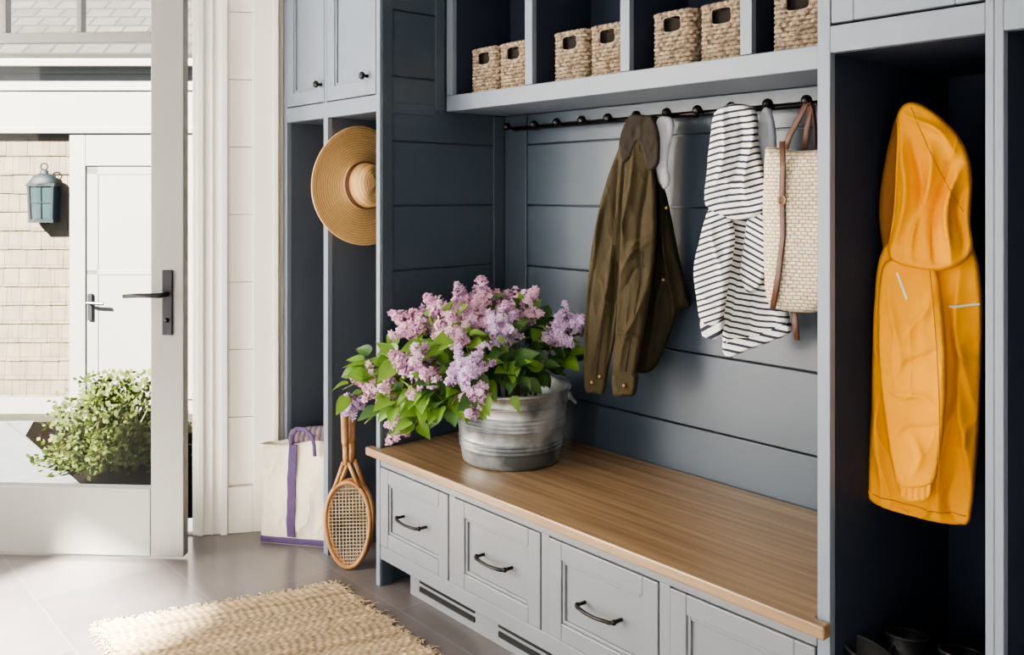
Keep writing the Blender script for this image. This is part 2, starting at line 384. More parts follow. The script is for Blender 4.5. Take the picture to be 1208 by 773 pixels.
mb.tube([(hx(109),-.05,hz(356)+.56),(hx(109),-.10,hz(356)+.56),(hx(128),-.10,hz(357)+.56)],.014,8)
mb.build('lever','black',dr,local=True)
mb = MB()
e0 = (-.17, 2.58+.56); e1 = (3.0, 4.8+.56)
mb.add([(hx(-300),e0[0],e0[1]),(hx(380),e0[0],e0[1]),(hx(380),e1[0],e1[1]),(hx(-300),e1[0],e1[1]),
        (hx(-300),e0[0],e0[1]+.06),(hx(380),e0[0],e0[1]+.06),(hx(380),e1[0],e1[1]+.06),(hx(-300),e1[0],e1[1]+.06)],
       [(0,1,2,3),(4,5,6,7),(0,1,5,4),(1,2,6,5),(2,3,7,6),(3,0,4,7)])
mb.build('roof','roof',H,local=True)
MB().box(hx(-300),hx(380),-.19,-.09,2.53+.56,2.60+.56).build('gutter','owhite',H,local=True,bevel=.01)
# lantern: flat backed, close to the shingles
lp = FW*(HM-.085)+RT*(hx(58))
Ln = thing('wall_lantern','dark blue grey framed wall lantern with arched cap mounted on pale shingles','lantern',(lp.x,lp.y,hz(264)),(0,0,YAW))
SQ = Matrix.Diagonal((1.18,.66,1.12,1))
mb = MB(); tb_,tt_ = .082,.092
for sx in (-1,1):
    for sy in (-1,1):
        mb.tube([(sx*tb_,sy*tb_,.03),(sx*tt_,sy*tt_,.31)],.013,6,X=SQ)
mb.box(-.094,.094,-.094,.094,.012,.038,SQ).box(-.108,.108,-.108,.108,.30,.322,SQ).box(-.03,.03,-.03,.03,0,.02,SQ)
mb.tube([(-.086,-.086,.17),(.086,-.086,.17)],.006,6,X=SQ); mb.tube([(0,-.084,.03),(0,-.092,.31)],.006,6,X=SQ)
mb.build('frame','verd',Ln,local=True)
MB().lathe([(.118,.318),(.117,.33),(.105,.352),(.080,.378),(.048,.396),(.03,.402),(.032,.42),(.02,.43),(0,.432)],24,SQ).build('cap','verd',Ln,smooth=True,local=True)
mb = MB().tube([(.026*math.cos(a),0,.456+.026*math.sin(a)) for a in [2*PI*k/16 for k in range(16)]],.006,6,closed=True,X=SQ); mb.build('ring','verd',Ln,local=True)
q_,p_ = .076,.086
mb = MB().add([(-q_,-q_,.04),(q_,-q_,.04),(q_,q_,.04),(-q_,q_,.04),(-p_,-p_,.30),(p_,-p_,.30),(p_,p_,.30),(-p_,p_,.30)],[(0,1,5,4),(1,2,6,5),(2,3,7,6),(3,0,4,7)],SQ); mb.build('glass_pane','amber',Ln,local=True)
MB().box(-.06,.06,.062,.088,.08,.34).build('back_plate','verd',Ln,local=True)
# shrub: sprays of leaves on radiating shoots
sp = UP(134,548,6.5); SH = thing('shrub','leafy green shrub in the mulch bed beyond the glass door','shrub',(sp.x,sp.y,-.551))
mb = MB(); cols = []; mbb = MB()
for s_ in range(170):
    a = random.uniform(0,2*PI); el = random.uniform(-.15,1.4); ln = random.uniform(.32,.56)
    d0 = Vector((math.cos(a)*math.cos(el),math.sin(a)*math.cos(el),math.sin(el)))
    tip = Vector((d0.x*ln*.95,d0.y*ln*.95,max(.02,.06+d0.z*ln*1.12)))
    st_ = Vector((d0.x*.14,d0.y*.14,.02)); md = st_.lerp(tip,.5)+Vector((0,0,.03))
    if s_%9==0: mbb.tube([st_,md,tip],[.010,.006,.003],5)
    for q in range(36):
        u = random.uniform(.2,1.04)
        c = st_*(1-u)**2+md*2*u*(1-u)+tip*u*u+Vector((random.gauss(0,.035),random.gauss(0,.035),random.gauss(0,.03)))
        c.z = max(.005,c.z)
        d = (d0*.7+Vector((random.gauss(0,1),random.gauss(0,1),random.gauss(.3,1)))).normalized(); qd = d.orthogonal().normalized()
        l = random.uniform(.03,.058); w = l*.36
        mb.add([c,c+d*l*.5+qd*w,c+d*l,c+d*l*.5-qd*w],[(0,1,2,3)])
        k = random.uniform(.5,1.1)*.165; cl = (.25*k,.36*k,.06*k) if random.random()<.72 else (.42*k,.46*k,.12*k); cols += [cl]*4
mb.build('foliage','shrub',SH,local=True,recalc=False,attrs={'col':('FLOAT_COLOR',cols)})
mbb.build('branch','stemg',SH,local=True)

# ------------------------------------------------------------------ cabinetry helpers
def shaker(parent, x0,x1,z0,z1, yf, fw=.055, name='door', th=.022, mf='front'):
    mb = MB().box(x0,x0+fw,yf,yf+th,z0,z1).box(x1-fw,x1,yf,yf+th,z0,z1).box(x0+fw,x1-fw,yf,yf+th,z0,z0+fw).box(x0+fw,x1-fw,yf,yf+th,z1-fw,z1)
    fr = mb.build(name,mf,parent,bevel=.003)
    b = .010
    mb = MB().box(x0+fw-.002,x1-fw+.002,yf+.012,yf+th-.002,z0+fw-.002,z1-fw+.002)
    mb.box(x0+fw,x0+fw+b,yf+.005,yf+.013,z0+fw,z1-fw).box(x1-fw-b,x1-fw,yf+.005,yf+.013,z0+fw,z1-fw).box(x0+fw+b,x1-fw-b,yf+.005,yf+.013,z0+fw,z0+fw+b).box(x0+fw+b,x1-fw-b,yf+.005,yf+.013,z1-fw-b,z1-fw)
    mb.build('panel',mf,fr,bevel=.002)
    return fr
def add_knob(fr, x, yf, z):
    X = Matrix.Translation((x,yf,z)) @ Matrix.Rotation(PI/2,4,'X')
    MB().lathe([(.0,0),(.007,0),(.006,.012),(.010,.017),(.0145,.022),(.0145,.027),(.009,.032),(0,.033)],20,X).build('knob','bronze',fr,smooth=True)

# ------------------------------------------------------------------ left locker cabinet
C1 = thing('locker_cabinet','tall grey blue cabinet with two upper doors and open lockers below, beside the bench','cabinet',(-3.07,2.05,0))
mb = MB()
mb.box(-3.43,-3.402,FY+.02,2.36,0,CEIL-.004).box(-3.402,-2.72,2.335,2.36,0,CEIL-.004)
mb.box(-3.093,-3.067,FY+.02,2.335,0,1.70).box(-3.402,-2.72,FY+.02,2.335,1.70,1.725)
mb.build('body','slate',C1,bevel=.002)
mb = MB().box(-3.432,-3.40,FY-.002,FY+.02,0,CEIL-.004).box(-3.096,-3.064,FY-.002,FY+.02,0,1.70).box(-3.40,-2.72,FY-.002,FY+.02,1.70,1.76).box(-3.40,-2.72,FY-.002,FY+.02,2.42,CEIL-.004).box(-3.088,-3.072,FY-.002,FY+.02,1.76,2.42)
mb.build('face_frame','front',C1,bevel=.002)
mb = MB().box(-2.72,XL-.001,FY-.002,FY+.006,0,CEIL-.004); mb.build('front_edge','front',C1,bevel=.002)
for (a,b,k) in ((-3.397,-3.091,-3.112),(-3.069,-2.723,-2.775)):
    d = shaker(C1,a,b,1.764,2.416,FY-.003,.055); add_knob(d,k,FY-.003,1.832)
GR = [.65,.89,1.125,1.36,1.595,1.83,2.07,2.31,2.55]
mb = MB().box(-2.719,-2.708,FY+.006,2.36,0,CEIL-.004)
zs = [.455]+GR+[CEIL-.01]
for a,b in zip(zs[:-1],zs[1:]):
    mb.box(-2.709,XL-.003,FY+.053,2.325,a+.0028,b-.0028)
mb.box(-2.71,XL+.002,FY+.006,FY+.052,0,CEIL-.01).box(-2.71,XL+.003,2.28,2.335,.455,1.71).box(-2.71,XL+.003,1.995,2.036,1.72,CEIL-.01).box(-2.71,XL+.001,FY+.052,1.995,1.695,1.735)
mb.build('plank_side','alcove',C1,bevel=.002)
MB().tube([(-3.067,1.865,1.50),(-2.985,1.865,1.505)],.008,8).ball((-2.985,1.865,1.507),.014).build('hat_peg','bronze',C1,smooth=True)

# ------------------------------------------------------------------ alcove back planks
mb = MB()
for a,b in zip([.48]+GR[:4],GR[:5]):
    mb.box(-2.56,-.998,BY-.002,BY+.024,a+.0028,b-.0028)
mb.box(-2.56,-.998,BY-.002,BY+.024,1.598,1.712).box(XL+.006,-2.562,BY-.007,BY+.024,.48,1.712)
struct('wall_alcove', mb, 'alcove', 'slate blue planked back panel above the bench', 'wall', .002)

# ------------------------------------------------------------------ bench
B1 = thing('storage_bench','built in bench base with four recessed panel drawers','bench',(-1.83,2.0,0))
mb = MB().box(XL+.004,-.998,1.86,2.33,0,.465).box(XL+.004,-.998,FY+.022,1.87,.105,.13)
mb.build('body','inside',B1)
mb = MB().box(XL+.001,-.998,FY,FY+.02,.432,.467).box(XL+.001,-.998,FY,FY+.02,.10,.150)
for x0,x1 in ((-2.292,-2.26),(-1.857,-1.825),(-1.427,-1.393)): mb.box(x0,x1,FY,FY+.02,.15,.432)
mb.build('face_frame','drawer',B1,bevel=.002)
mb = MB().box(-2.58,-.998,1.80,1.86,0,.104); mb.build('toe_kick','drawer',B1)
for x0,x1 in ((-2.52,-2.22),(-2.10,-1.80),(-1.67,-1.37)):
    mb = MB().box(x0,x1,1.795,1.80,.028,.045).box(x0,x1,1.795,1.80,.058,.075)
    mb.build('vent_slot','black',B1)
for x0,x1 in ((-2.691,-2.294),(-2.258,-1.859),(-1.823,-1.429),(-1.391,-1.0)):
    d = shaker(B1,x0,x1,.153,.429,FY-.004,.05,'drawer',mf='drawer')
    xc = (x0+x1)/2; yf = FY-.004; zc = .287; w = .066
    pts = [(xc-w,yf+.012,zc),(xc-w,yf-.018,zc+.001),(xc-w*.88,yf-.026,zc),(xc-w*.4,yf-.030,zc-.002),(xc,yf-.031,zc-.003),(xc+w*.4,yf-.030,zc-.002),(xc+w*.88,yf-.026,zc),(xc+w,yf-.018,zc+.001),(xc+w,yf+.012,zc)]
    mb = MB().tube(pts,[.005,.005,.0055,.0048,.0045,.0048,.0055,.005,.005],10)
    for sx in (-1,1): mb.ball((xc+sx*w,yf-.018,zc+.001),.0078)
    mb.build('handle','bronze',d,smooth=True)
mb = MB().prism([(-2.74,1.715),(-.962,1.715),(-.962,1.746),(-.998,1.746),(-.998,2.335),(XL+.006,2.335),(XL+.006,1.746),(-2.74,1.746)],.468,.497)
tag(mb.build('bench_top','wood',bevel=.004),'long warm oak seat board on top of the drawer bench','bench top')

# ------------------------------------------------------------------ cubby shelf
CY = 2.04
C2 = thing('cubby_shelf','long blue grey cubby shelf of open compartments holding baskets','shelf',(-1.83,2.2,1.713))
MB().box(XL+.006,-.998,CY,BY-.002,1.714,1.774).build('bottom_board','front',C2,bevel=.003)
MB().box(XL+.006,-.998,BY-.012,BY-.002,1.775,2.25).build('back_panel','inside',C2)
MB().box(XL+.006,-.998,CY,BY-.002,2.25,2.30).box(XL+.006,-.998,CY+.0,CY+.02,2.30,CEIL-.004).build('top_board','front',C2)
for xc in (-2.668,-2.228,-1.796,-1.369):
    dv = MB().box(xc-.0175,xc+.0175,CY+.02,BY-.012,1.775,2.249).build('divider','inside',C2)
    MB().box(xc-.0185,xc+.0185,CY-.001,CY+.02,1.775,2.249).build('edge_strip','front',dv,bevel=.002)
R1 = thing('peg_rail','dark bronze rail with round pegs under the cubby shelf','peg rail',(-1.83,2.27,1.655))
MB().tube([(-2.575,2.28,1.655),(-1.0,2.28,1.655)],.009,12).build('rod','bronze',R1,smooth=True)
for x in (-2.50,-1.75,-1.02): MB().tube([(x,2.28,1.655),(x,2.337,1.655)],.008,10).build('bracket','bronze',R1,smooth=True)
PEGX = [-2.575,-2.42,-2.30,-2.175,-2.052,-1.925,-1.80,-1.68,-1.557,-1.433,-1.31,-1.187,-1.064]
for x in PEGX:
    MB().tube([(x,2.28,1.655),(x,2.252,1.660)],.006,8).ball((x,2.243,1.662),.0155).build('peg','bronze',R1,smooth=True)

# ------------------------------------------------------------------ tall lockers on the right
def tall_locker(x0,x1,tl,tr,label):
    t = thing('tall_locker',label,'cabinet',((x0+x1)/2,2.05,0))
    mb = MB().box(x0,x0+tl,FY+.02,2.36,0,CEIL-.004).box(x1-tr,x1,FY+.02,2.36,0,CEIL-.004).box(x0+tl,x1-tr,2.335,2.36,0,CEIL-.004)
    mb.box(x0+tl,x1-tr,FY+.02,2.335,0,.14).box(x0+tl,x1-tr,FY+.02,2.335,1.70,1.725)
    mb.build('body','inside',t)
    mb = MB().box(x0,x0+tl,FY-.002,FY+.02,0,CEIL-.004).box(x1-tr,x1,FY-.002,FY+.02,0,CEIL-.004).box(x0+tl,x1-tr,FY-.002,FY+.02,1.70,1.757).box(x0+tl,x1-tr,FY-.002,FY+.02,0,.14)
    mb.build('face_frame','front',t,bevel=.002)
    shaker(t,x0+tl+.003,x1-tr-.003,1.762,2.45,FY-.004,.05)
    MB().box(x0+tl,x1-tr,FY-.002,FY+.02,2.455,CEIL-.004).build('top_rail','front',t)
    return t
LA = tall_locker(-.9955,-.6415,.0295,.0155,'tall open locker where the yellow raincoat hangs')
LB = tall_locker(-.6410,-.30,.0160,.03,'next tall locker at right edge beyond the raincoat locker')

# ------------------------------------------------------------------ baskets
def basket_parts(t):
    W,Dp,Hh = .156,.24,.162; rows = 13; rr = Hh/rows/2
    def loop(z, k):
        pts = []; n = 132; hw = W/2-.008; hd = Dp/2-.008; rc = .020
        arcs = PI*rc/2
        L = [2*hw-2*rc,arcs,2*hd-2*rc,arcs,2*hw-2*rc,arcs,2*hd-2*rc,arcs]
        per = sum(L)
        for i in range(n):
            q = per*i/n
            for j,l in enumerate(L):
                if q <= l or j == 7:
                    u = q/l
                    if j==0: res=(-hw+rc+u*l,-hd); nr=(0,-1)
                    elif j==1: a=-PI/2+u*PI/2; res=(hw-rc+rc*math.cos(a),-hd+rc+rc*math.sin(a)); nr=(math.cos(a),math.sin(a))
                    elif j==2: res=(hw,-hd+rc+u*l); nr=(1,0)
                    elif j==3: a=u*PI/2; res=(hw-rc+rc*math.cos(a),hd-rc+rc*math.sin(a)); nr=(math.cos(a),math.sin(a))
                    elif j==4: res=(hw-rc-u*l,hd); nr=(0,1)
                    elif j==5: a=PI/2+u*PI/2; res=(-hw+rc+rc*math.cos(a),hd-rc+rc*math.sin(a)); nr=(math.cos(a),math.sin(a))
                    elif j==6: res=(-hw,hd-rc-u*l); nr=(-1,0)
                    else: a=PI+u*PI/2; res=(-hw+rc+rc*math.cos(a),-hd+rc+rc*math.sin(a)); nr=(math.cos(a),math.sin(a))
                    break
                q -= l
            w = .0030*math.sin(i*PI/2+ (PI if k%2 else 0) + .6)
            pts.append(Vector((res[0]+nr[0]*w,res[1]+nr[1]*w,z+random.uniform(-.0009,.0009))))
        return pts
    mb = MB(); gw = .034
    for k in range(rows):
        z = rr+k*2*rr; pts = loop(z,k)
        if k in (8,9,10,11):
            i0 = [i for i,p in enumerate(pts) if p.y < -Dp/2+.02 and abs(p.x) < gw]
            a,b = i0[0]-1,i0[-1]+1; n = len(pts)
            pts2 = [pts[(b+j)%n] for j in range(n-(b-a)+1)]
            mb.tube(pts2,rr*1.06,7)
        else: mb.tube(pts,rr*(1.4 if k==rows-1 else 1.06),7,closed=True)
    mb.build('woven_body','seagrass',t,smooth=True,local=True)
    MB().box(-W/2+.018,W/2-.018,-Dp/2+.024,Dp/2-.018,.004,Hh-.02).build('lining','seadark',t,local=True)  # near-black block painting the shade behind the handle hole
    zc = rr*2*10; y = -Dp/2+.007
    def sg(v): return math.copysign(abs(v)**.5, v)
    pts = [((gw+.001)*sg(math.cos(a)),y,zc+.0245*sg(math.sin(a))) for a in [2*PI*(i+.5)/28 for i in range(28)]]
    MB().tube(pts,.0035,7,closed=True).build('handle_rim','seagrass',t,smooth=True,local=True)
BK = [(-2.507,'woven seagrass basket at left in the cubby nearest the corner'),(-2.347,'woven seagrass basket at right in the cubby nearest the corner'),
      (-2.066,'seagrass basket at left of the pair above the first bare pegs, second cubby'),(-1.903,'seagrass basket against the divider, right of the pair in second cubby'),
      (-1.640,'larger looking basket at left of the third cubby above brown jacket'),(-1.474,'basket at right of the third cubby above the striped hoodie'),
      (-1.236,'lone visible basket in the cubby above the straw shoulder bag')]
for i,(x,l) in enumerate(BK):
    if i == 0:
        b0 = thing('storage_basket',l,'basket',(x,2.188,1.775),group='baskets in the cubbies'); basket_parts(b0)
    else:
        o = copy_tree(b0); o.location = (x,2.188+random.uniform(-.004,.004),1.775); o['label'] = l
        o.rotation_euler = (0,0,random.uniform(-.02,.02))

# ------------------------------------------------------------------ straw hat
hatR = (0, math.radians(86), math.radians(6))
HT = thing('straw_hat','wide brimmed golden straw hat hanging in the open locker','hat',(-3.0,1.865,1.436),hatR)
def wob(p,th,r):
    if r > .1: p.z += .014*math.sin(2*th+.7)*((r-.1)/.13)
    elif p.z > .03:
        p.z -= .012*max(0,math.cos(th*2+.4))*(p.z/.1)*(1 if r<.06 else .3); p.x *= 1+.06*(p.z/.1)*math.cos(th)
    return p
prof = [(.0,.098),(.02,.099),(.04,.098),(.058,.094),(.072,.084),(.081,.068),(.086,.045),(.090,.02),(.094,.006),(.105,.0),(.14,-.003),(.18,-.004),(.215,0),(.232,.006),(.234,.003),(.215,-.005),(.18,-.009),(.14,-.008),(.105,-.005),(.088,.002),(.083,.03),(.078,.064),(.066,.080),(0,.090)]
MB().lathe(prof,72,None,wob).build('straw_body','straw',HT,smooth=True,local=True)
MB().lathe([(.0910,.010),(.0930,.012),(.0915,.032),(.0890,.032)],72,None).build('band','band',HT,smooth=True,local=True)

# ------------------------------------------------------------------ canvas tote + rolled blanket
rz = math.atan2(.6,.8)
TB = thing('tote_bag','cream canvas tote bag with purple straps on the floor','bag',(-3.268,1.745,0),(0,0,rz))
def tsurf(a,b,t):
    hw0,hd0,hw1,hd1,h = .152,.050,.163,.042,.410
    hw=hw0+(hw1-hw0)*t-.010*math.sin(PI*t); hd=hd0+(hd1-hd0)*t
    sag = (.016*math.sin(t*PI)-.010*t*math.cos(a*2.2))*(1-a*a)
    wr = .010*noise.noise(Vector((a*2.4,b*1.5,t*3.2)))+.006*noise.noise(Vector((a*6,b*3,t*7+4)))
    wr *= min(1,t*4)
    zt = h*t + (.016*math.sin(a*2.6+.5*b)-.014*a*a)*t**3
    return Vector((a*hw+wr*.6, b*(hd+sag)+wr, zt))
mb=MB(); n=16; rows=14; per=[]
for i in range(n): per.append((-1+2*i/n,-1))
for i in range(5): per.append((1,-1+2*i/5))
for i in range(n): per.append((1-2*i/n,1))
for i in range(5): per.append((-1,1-2*i/5))
P_=len(per); vs=[tsurf(a,b,r/rows) for r in range(rows+1) for a,b in per]; fs=[]
for r in range(rows):
    for k in range(P_): fs.append((r*P_+k,r*P_+(k+1)%P_,(r+1)*P_+(k+1)%P_,(r+1)*P_+k))
fs.append(tuple(range(P_-1,-1,-1))); mb.add(vs,fs)
ob = mb.build('canvas_body','canvas',TB,smooth=True,local=True)
sm = ob.modifiers.new('thick','SOLIDIFY'); sm.thickness=.004; sm.offset=-1
mb = MB().box(-.156,.156,-.055,.055,.001,.030); mb.build('base_band','purple',TB,bevel=.008,local=True)
for sy in (-1,1):
    mb=MB(); hw=.017
    pts=[tsurf(-.11,sy,k/12)+Vector((0,sy*.004,0)) for k in range(1,13)]
    for p,q in zip(pts[:-1],pts[1:]):
        mb.add([(p.x-hw,p.y,p.z),(p.x+hw,p.y,p.z),(q.x+hw,q.y,q.z),(q.x-hw,q.y,q.z),(p.x-hw,p.y+sy*.004,p.z),(p.x+hw,p.y+sy*.004,p.z),(q.x+hw,q.y+sy*.004,q.z),(q.x-hw,q.y+sy*.004,q.z)],
               [(0,1,2,3),(4,5,6,7),(0,1,5,4),(1,2,6,5),(2,3,7,6),(3,0,4,7)])
    mb.build('strap','purple',TB,local=True)
MB().tube([(-.02,-.052,.400),(-.015,-.056,.440),(.008,-.062,.468),(.045,-.066,.470),(.075,-.066,.445),(.085,-.066,.405),(.086,-.064,.365)],.010,8,flat=.5).build('handle','purple',TB,smooth=True,local=True)
RB = thing('rolled_blanket','rolled tan and purple blanket stuffed in the canvas tote','blanket',(-3.25,1.758,.405),(0,0,rz))
mb = MB()
for (x0,z0,r,l,ti) in ((.03,.010,.030,.20,.05),(.058,.038,.024,.14,-.12)):
    X = Matrix.Translation((x0,0.005,z0)) @ Matrix.Rotation(PI/2+ti,4,'Y')
    mb.lathe([(0,-l/2),(r*.4,-l/2),(r*.5,-l/2+.004),(r*.9,-l/2),(r,-l/2+.01),(r*1.03,0),(r,l/2-.01),(r*.9,l/2),(0,l/2)],20,X)
mb.build('roll','roll',RB,smooth=True,local=True)

# ------------------------------------------------------------------ rackets
def racket(t):
    a,b,zc = .083,.155,.163
    pts = [(a*math.sin(th)*(1-.10*math.cos(th)),0,zc-b*math.cos(th)) for th in [2*PI*k/40 for k in range(40)]]
    MB().tube(pts,.0085,8,closed=True).build('head_frame','racket',t,smooth=True,local=True)
    mb = MB()
    x = -.07
    while x < .071:
        h = b*math.sqrt(max(0,1-(x/a)**2)); mb.tube([(x,0,zc-h),(x,0,zc+h)],.0011,4); x += .0128
    z = zc-b+.018
    while z < zc+b-.01:
        w = a*math.sqrt(max(0,1-((z-zc)/b)**2)); mb.tube([(-w,.001,z),(w,.001,z)],.0011,4); z += .0128
    mb.build('strings','string',t,local=True)
    mb = MB()
    for sx in (-1,1): mb.tube([(sx*.050,0,zc+b*.82),(sx*.026,0,zc+b+.03),(sx*.009,0,zc+b+.075)],.008,8)
    mb.tube([(0,0,zc+b+.065),(0,0,zc+b+.14)],[.011,.012],8)
    mb.build('throat','racket',t,smooth=True,local=True)
    MB().tube([(0,0,zc+b+.135),(0,0,zc+b+.15),(0,0,zc+b+.27),(0,0,zc+b+.285)],[.012,.0145,.015,.0165],8).build('grip','grip',t,smooth=True,local=True)
k1 = thing('tennis_racket','old wooden tennis racket leaning nearest the bench, strings facing out','racket',(-2.894,1.742,0),(-.10,-.05,YAW),group='wooden rackets in the locker')
racket(k1)
k2 = copy_tree(k1); k2.location = (-2.9165,1.7618,0); k2.rotation_euler = (-.10,-.005,YAW); k2['label'] = 'second wooden tennis racket tucked behind the front racket'

# ------------------------------------------------------------------ bucket
BC = Vector((-2.30,2.025,.497))
BU = thing('bucket','round galvanized metal bucket full of lilacs on the bench','bucket',BC)
h = .248
rb = lambda z: .168+(.199-.168)*(z/h)
prof = [(0,.004),(.156,.004),(.162,0),(.167,.004),(.169,.014),(rb(.04),.04)]
for zc in (.055,.068,.081,.130,.143,.156,.169,.205):
    for q in range(-4,5):
        z_ = zc+.0058*q/4; prof.append((rb(z_)+.0021*(1+math.cos(PI*q/4)), z_))
prof += [(rb(h-.012),h-.012),(rb(h)+.006,h-.006),(rb(h)+.008,h),(rb(h)+.004,h+.006),(rb(h)-.003,h+.003),(rb(h-.01)-.004,h-.012),(.167,.03),(.155,.012),(0,.012)]
MB().lathe(prof,72).build('body','galv',BU,smooth=True,local=True)
for sg_ in (1,-1):
    dx = RT*sg_
    c = dx*(rb(.212)+.002)
    mb = MB().ball((c.x,c.y,.212),.013,12,8,(1,1,1.2))
    t_ = Vector((-dx.y,dx.x,0))
    pts = [Vector((c.x,c.y,.212))+t_*(.034*math.cos(a))+dx*(.006+.020*math.sin(a))+Vector((0,0,-.024*math.sin(a))) for a in [PI*k/12 for k in range(13)]]
    mb.tube(pts,.0038,8)
    mb.build('handle','galv',BU,smooth=True,local=True)

# ------------------------------------------------------------------ lilacs
def leafmesh(name, L, m, fold, droop):
    prof = [(0,0),(.04,.17),(.12,.30),(.25,.37),(.42,.345),(.6,.255),(.78,.145),(.91,.06),(1,0)]
    vs=[];fs=[]
    for t,w in prof:
        x=t*L; zc=-droop*L*t*t
        vs += [(x-(.06*L if .02<t<.2 else 0),-w*L,zc+fold*w*L),(x,-w*L*.5,zc+fold*.4*w*L),(x,0,zc),(x,w*L*.5,zc+fold*.4*w*L),(x-(.06*L if .02<t<.2 else 0),w*L,zc+fold*w*L)]
    for i in range(len(prof)-1):
        for k in range(4): fs.append((i*5+k,(i+1)*5+k,(i+1)*5+k+1,i*5+k+1))
    me = bpy.data.meshes.new(name); me.from_pydata(vs,[],fs); me.validate(); me.materials.append(M[m]); me.polygons.foreach_set('use_smooth',[True]*len(me.polygons)); return me
LMA = [leafmesh('leaf',.072,'leafA',.35,.25),leafmesh('leaf',.060,'leafA',.5,.4),leafmesh('leaf',.084,'leafA',.25,.15)]
LMB = [leafmesh('leaf',.072,'leafB',.35,.25),leafmesh('leaf',.060,'leafB',.5,.4),leafmesh('leaf',.084,'leafB',.25,.15)]
def frame(d, up):
    x = d.normalized(); z = (up - x*up.dot(x)).normalized(); y = z.cross(x)
    return Matrix(((x.x,y.x,z.x,0),(x.y,y.y,z.y,0),(x.z,y.z,z.z,0),(0,0,0,1)))
def florets(mb, cols, axis, base, Ln_, Rr, n, tone):
    ax = axis.normalized(); s1 = ax.orthogonal().normalized(); s2 = ax.cross(s1)
    for i in range(n):
        hh = random.random()**1.1; th = random.uniform(0,2*PI)
        rad = Rr*min(1,.55+hh/.18)*max(0,1-hh)**.52*(.85+.22*math.sin(3*th+7*hh))
        out = s1*math.cos(th)+s2*math.sin(th)
        p = base+ax*(hh*Ln_)+out*rad*random.uniform(.65,1.14)
        nr = (out*(1-hh*.6)+ax*(.25+hh)).normalized()
        nr = (nr+Vector((random.gauss(0,.3),random.gauss(0,.3),random.gauss(0,.3)))).normalized()
        a = nr.orthogonal().normalized(); b = nr.cross(a); r = random.uniform(.0085,.0125); rot = random.uniform(0,PI)
        k = random.uniform(0,1)
        c = (.66+.22*k+tone,.43+.27*k+tone*.2,.63+.22*k-tone*.4)
        if random.random()<.17: c = (.44,.22,.44)
        for q in range(4):
            t = rot+q*PI/2
            dd = a*math.cos(t)+b*math.sin(t); ee = a*math.cos(t+PI/2)+b*math.sin(t+PI/2)
            mb.add([p,p+dd*r*.6+ee*r*.42+nr*.001,p+dd*r*1.05+nr*.003,p+dd*r*.6-ee*r*.42+nr*.001],[(0,1,2,3)])
            cols += [tuple(x*.75 for x in c),c,c,c]
def branch(px,py,t,label,flower=None,nleaf=5,dark=.3,group='lilac stems in the bucket',spread=.10,axis=None):
    tip = UP(px,py,t)
    hv = Vector((tip.x-BC.x,tip.y-BC.y,0))
    base = BC+hv*.08/max(.2,hv.length)*.6+Vector((0,0,.02))
    rim = BC+Vector((0,0,.280))+(hv.normalized()*min(.13,hv.length*.5) if hv.length>.01 else Vector())
    T_ = thing('lilac_stem',label,'flower' if flower else 'branch',base,group=group)
    mid = (rim+tip)/2+Vector((0,0,.05+.10*hv.length))
    pts = [base]
    for k in range(1,4): pts.append(base.lerp(rim,k/3))
    for k in range(1,9):
        u=k/8; pts.append(rim*(1-u)**2+mid*2*u*(1-u)+tip*u*u)
    MB().tube(pts,[.005-.0028*i/(len(pts)-1) for i in range(len(pts))],6).build('stem','stemg',T_,smooth=True)
    td = (pts[-1]-pts[-2]).normalized()
    if flower:
        Ln_,Rr,n = flower; Ln_*=1.08; Rr*=1.08; n=int(n*1.12); tone = random.uniform(-.06,.10)
        ax = (Vector(axis) if axis else (td+Vector((0,0,.35)))).normalized()
        mb=MB(); cols=[]
        b0_ = tip-ax*Ln_*.55
        florets(mb,cols,ax,b0_,Ln_*1.08,Rr*.80,int(n*.50),tone)
        s1 = ax.orthogonal().normalized(); s2 = ax.cross(s1)
        ph = random.uniform(0,2*PI)
        for q in range(7):
            th = ph+q*2*PI/7+random.uniform(-.3,.3)
            sd = (ax*random.uniform(.4,.9)+(s1*math.cos(th)+s2*math.sin(th))*.95).normalized()
            bb = b0_+ax*Ln_*random.uniform(.02,.48)
            florets(mb,cols,sd,bb,Ln_*random.uniform(.46,.72),Rr*random.uniform(.36,.47),int(n*.14),tone)
        mb.build('flower_head','lilac',T_,recalc=False,attrs={'col':('FLOAT_COLOR',cols)})
    for i in range(nleaf):
        u = random.uniform(.45,1.0) if not flower else random.uniform(.35,.92)
        p = rim*(1-u)**2+mid*2*u*(1-u)+tip*u*u
        d = (Vector((random.gauss(0,1),random.gauss(0,1),random.gauss(-.05,.6)))+td*.6 - FW*.35).normalized()
        upv = (Vector((0,0,1)) - FW*.8 + Vector((random.gauss(0,.4),random.gauss(0,.4),random.gauss(0,.3)))).normalized()
        p2 = p + d*random.uniform(.01,spread*.4)
        o = bpy.data.objects.new('leaf', random.choice(LMB if random.random()<dark else LMA)); COL.objects.link(o)
        o.parent = T_
        sc = random.uniform(.75,1.1)
        o.matrix_basis = Matrix.Translation(p2-base) @ frame(d,upv) @ Matrix.Scale(sc,4)
    return T_
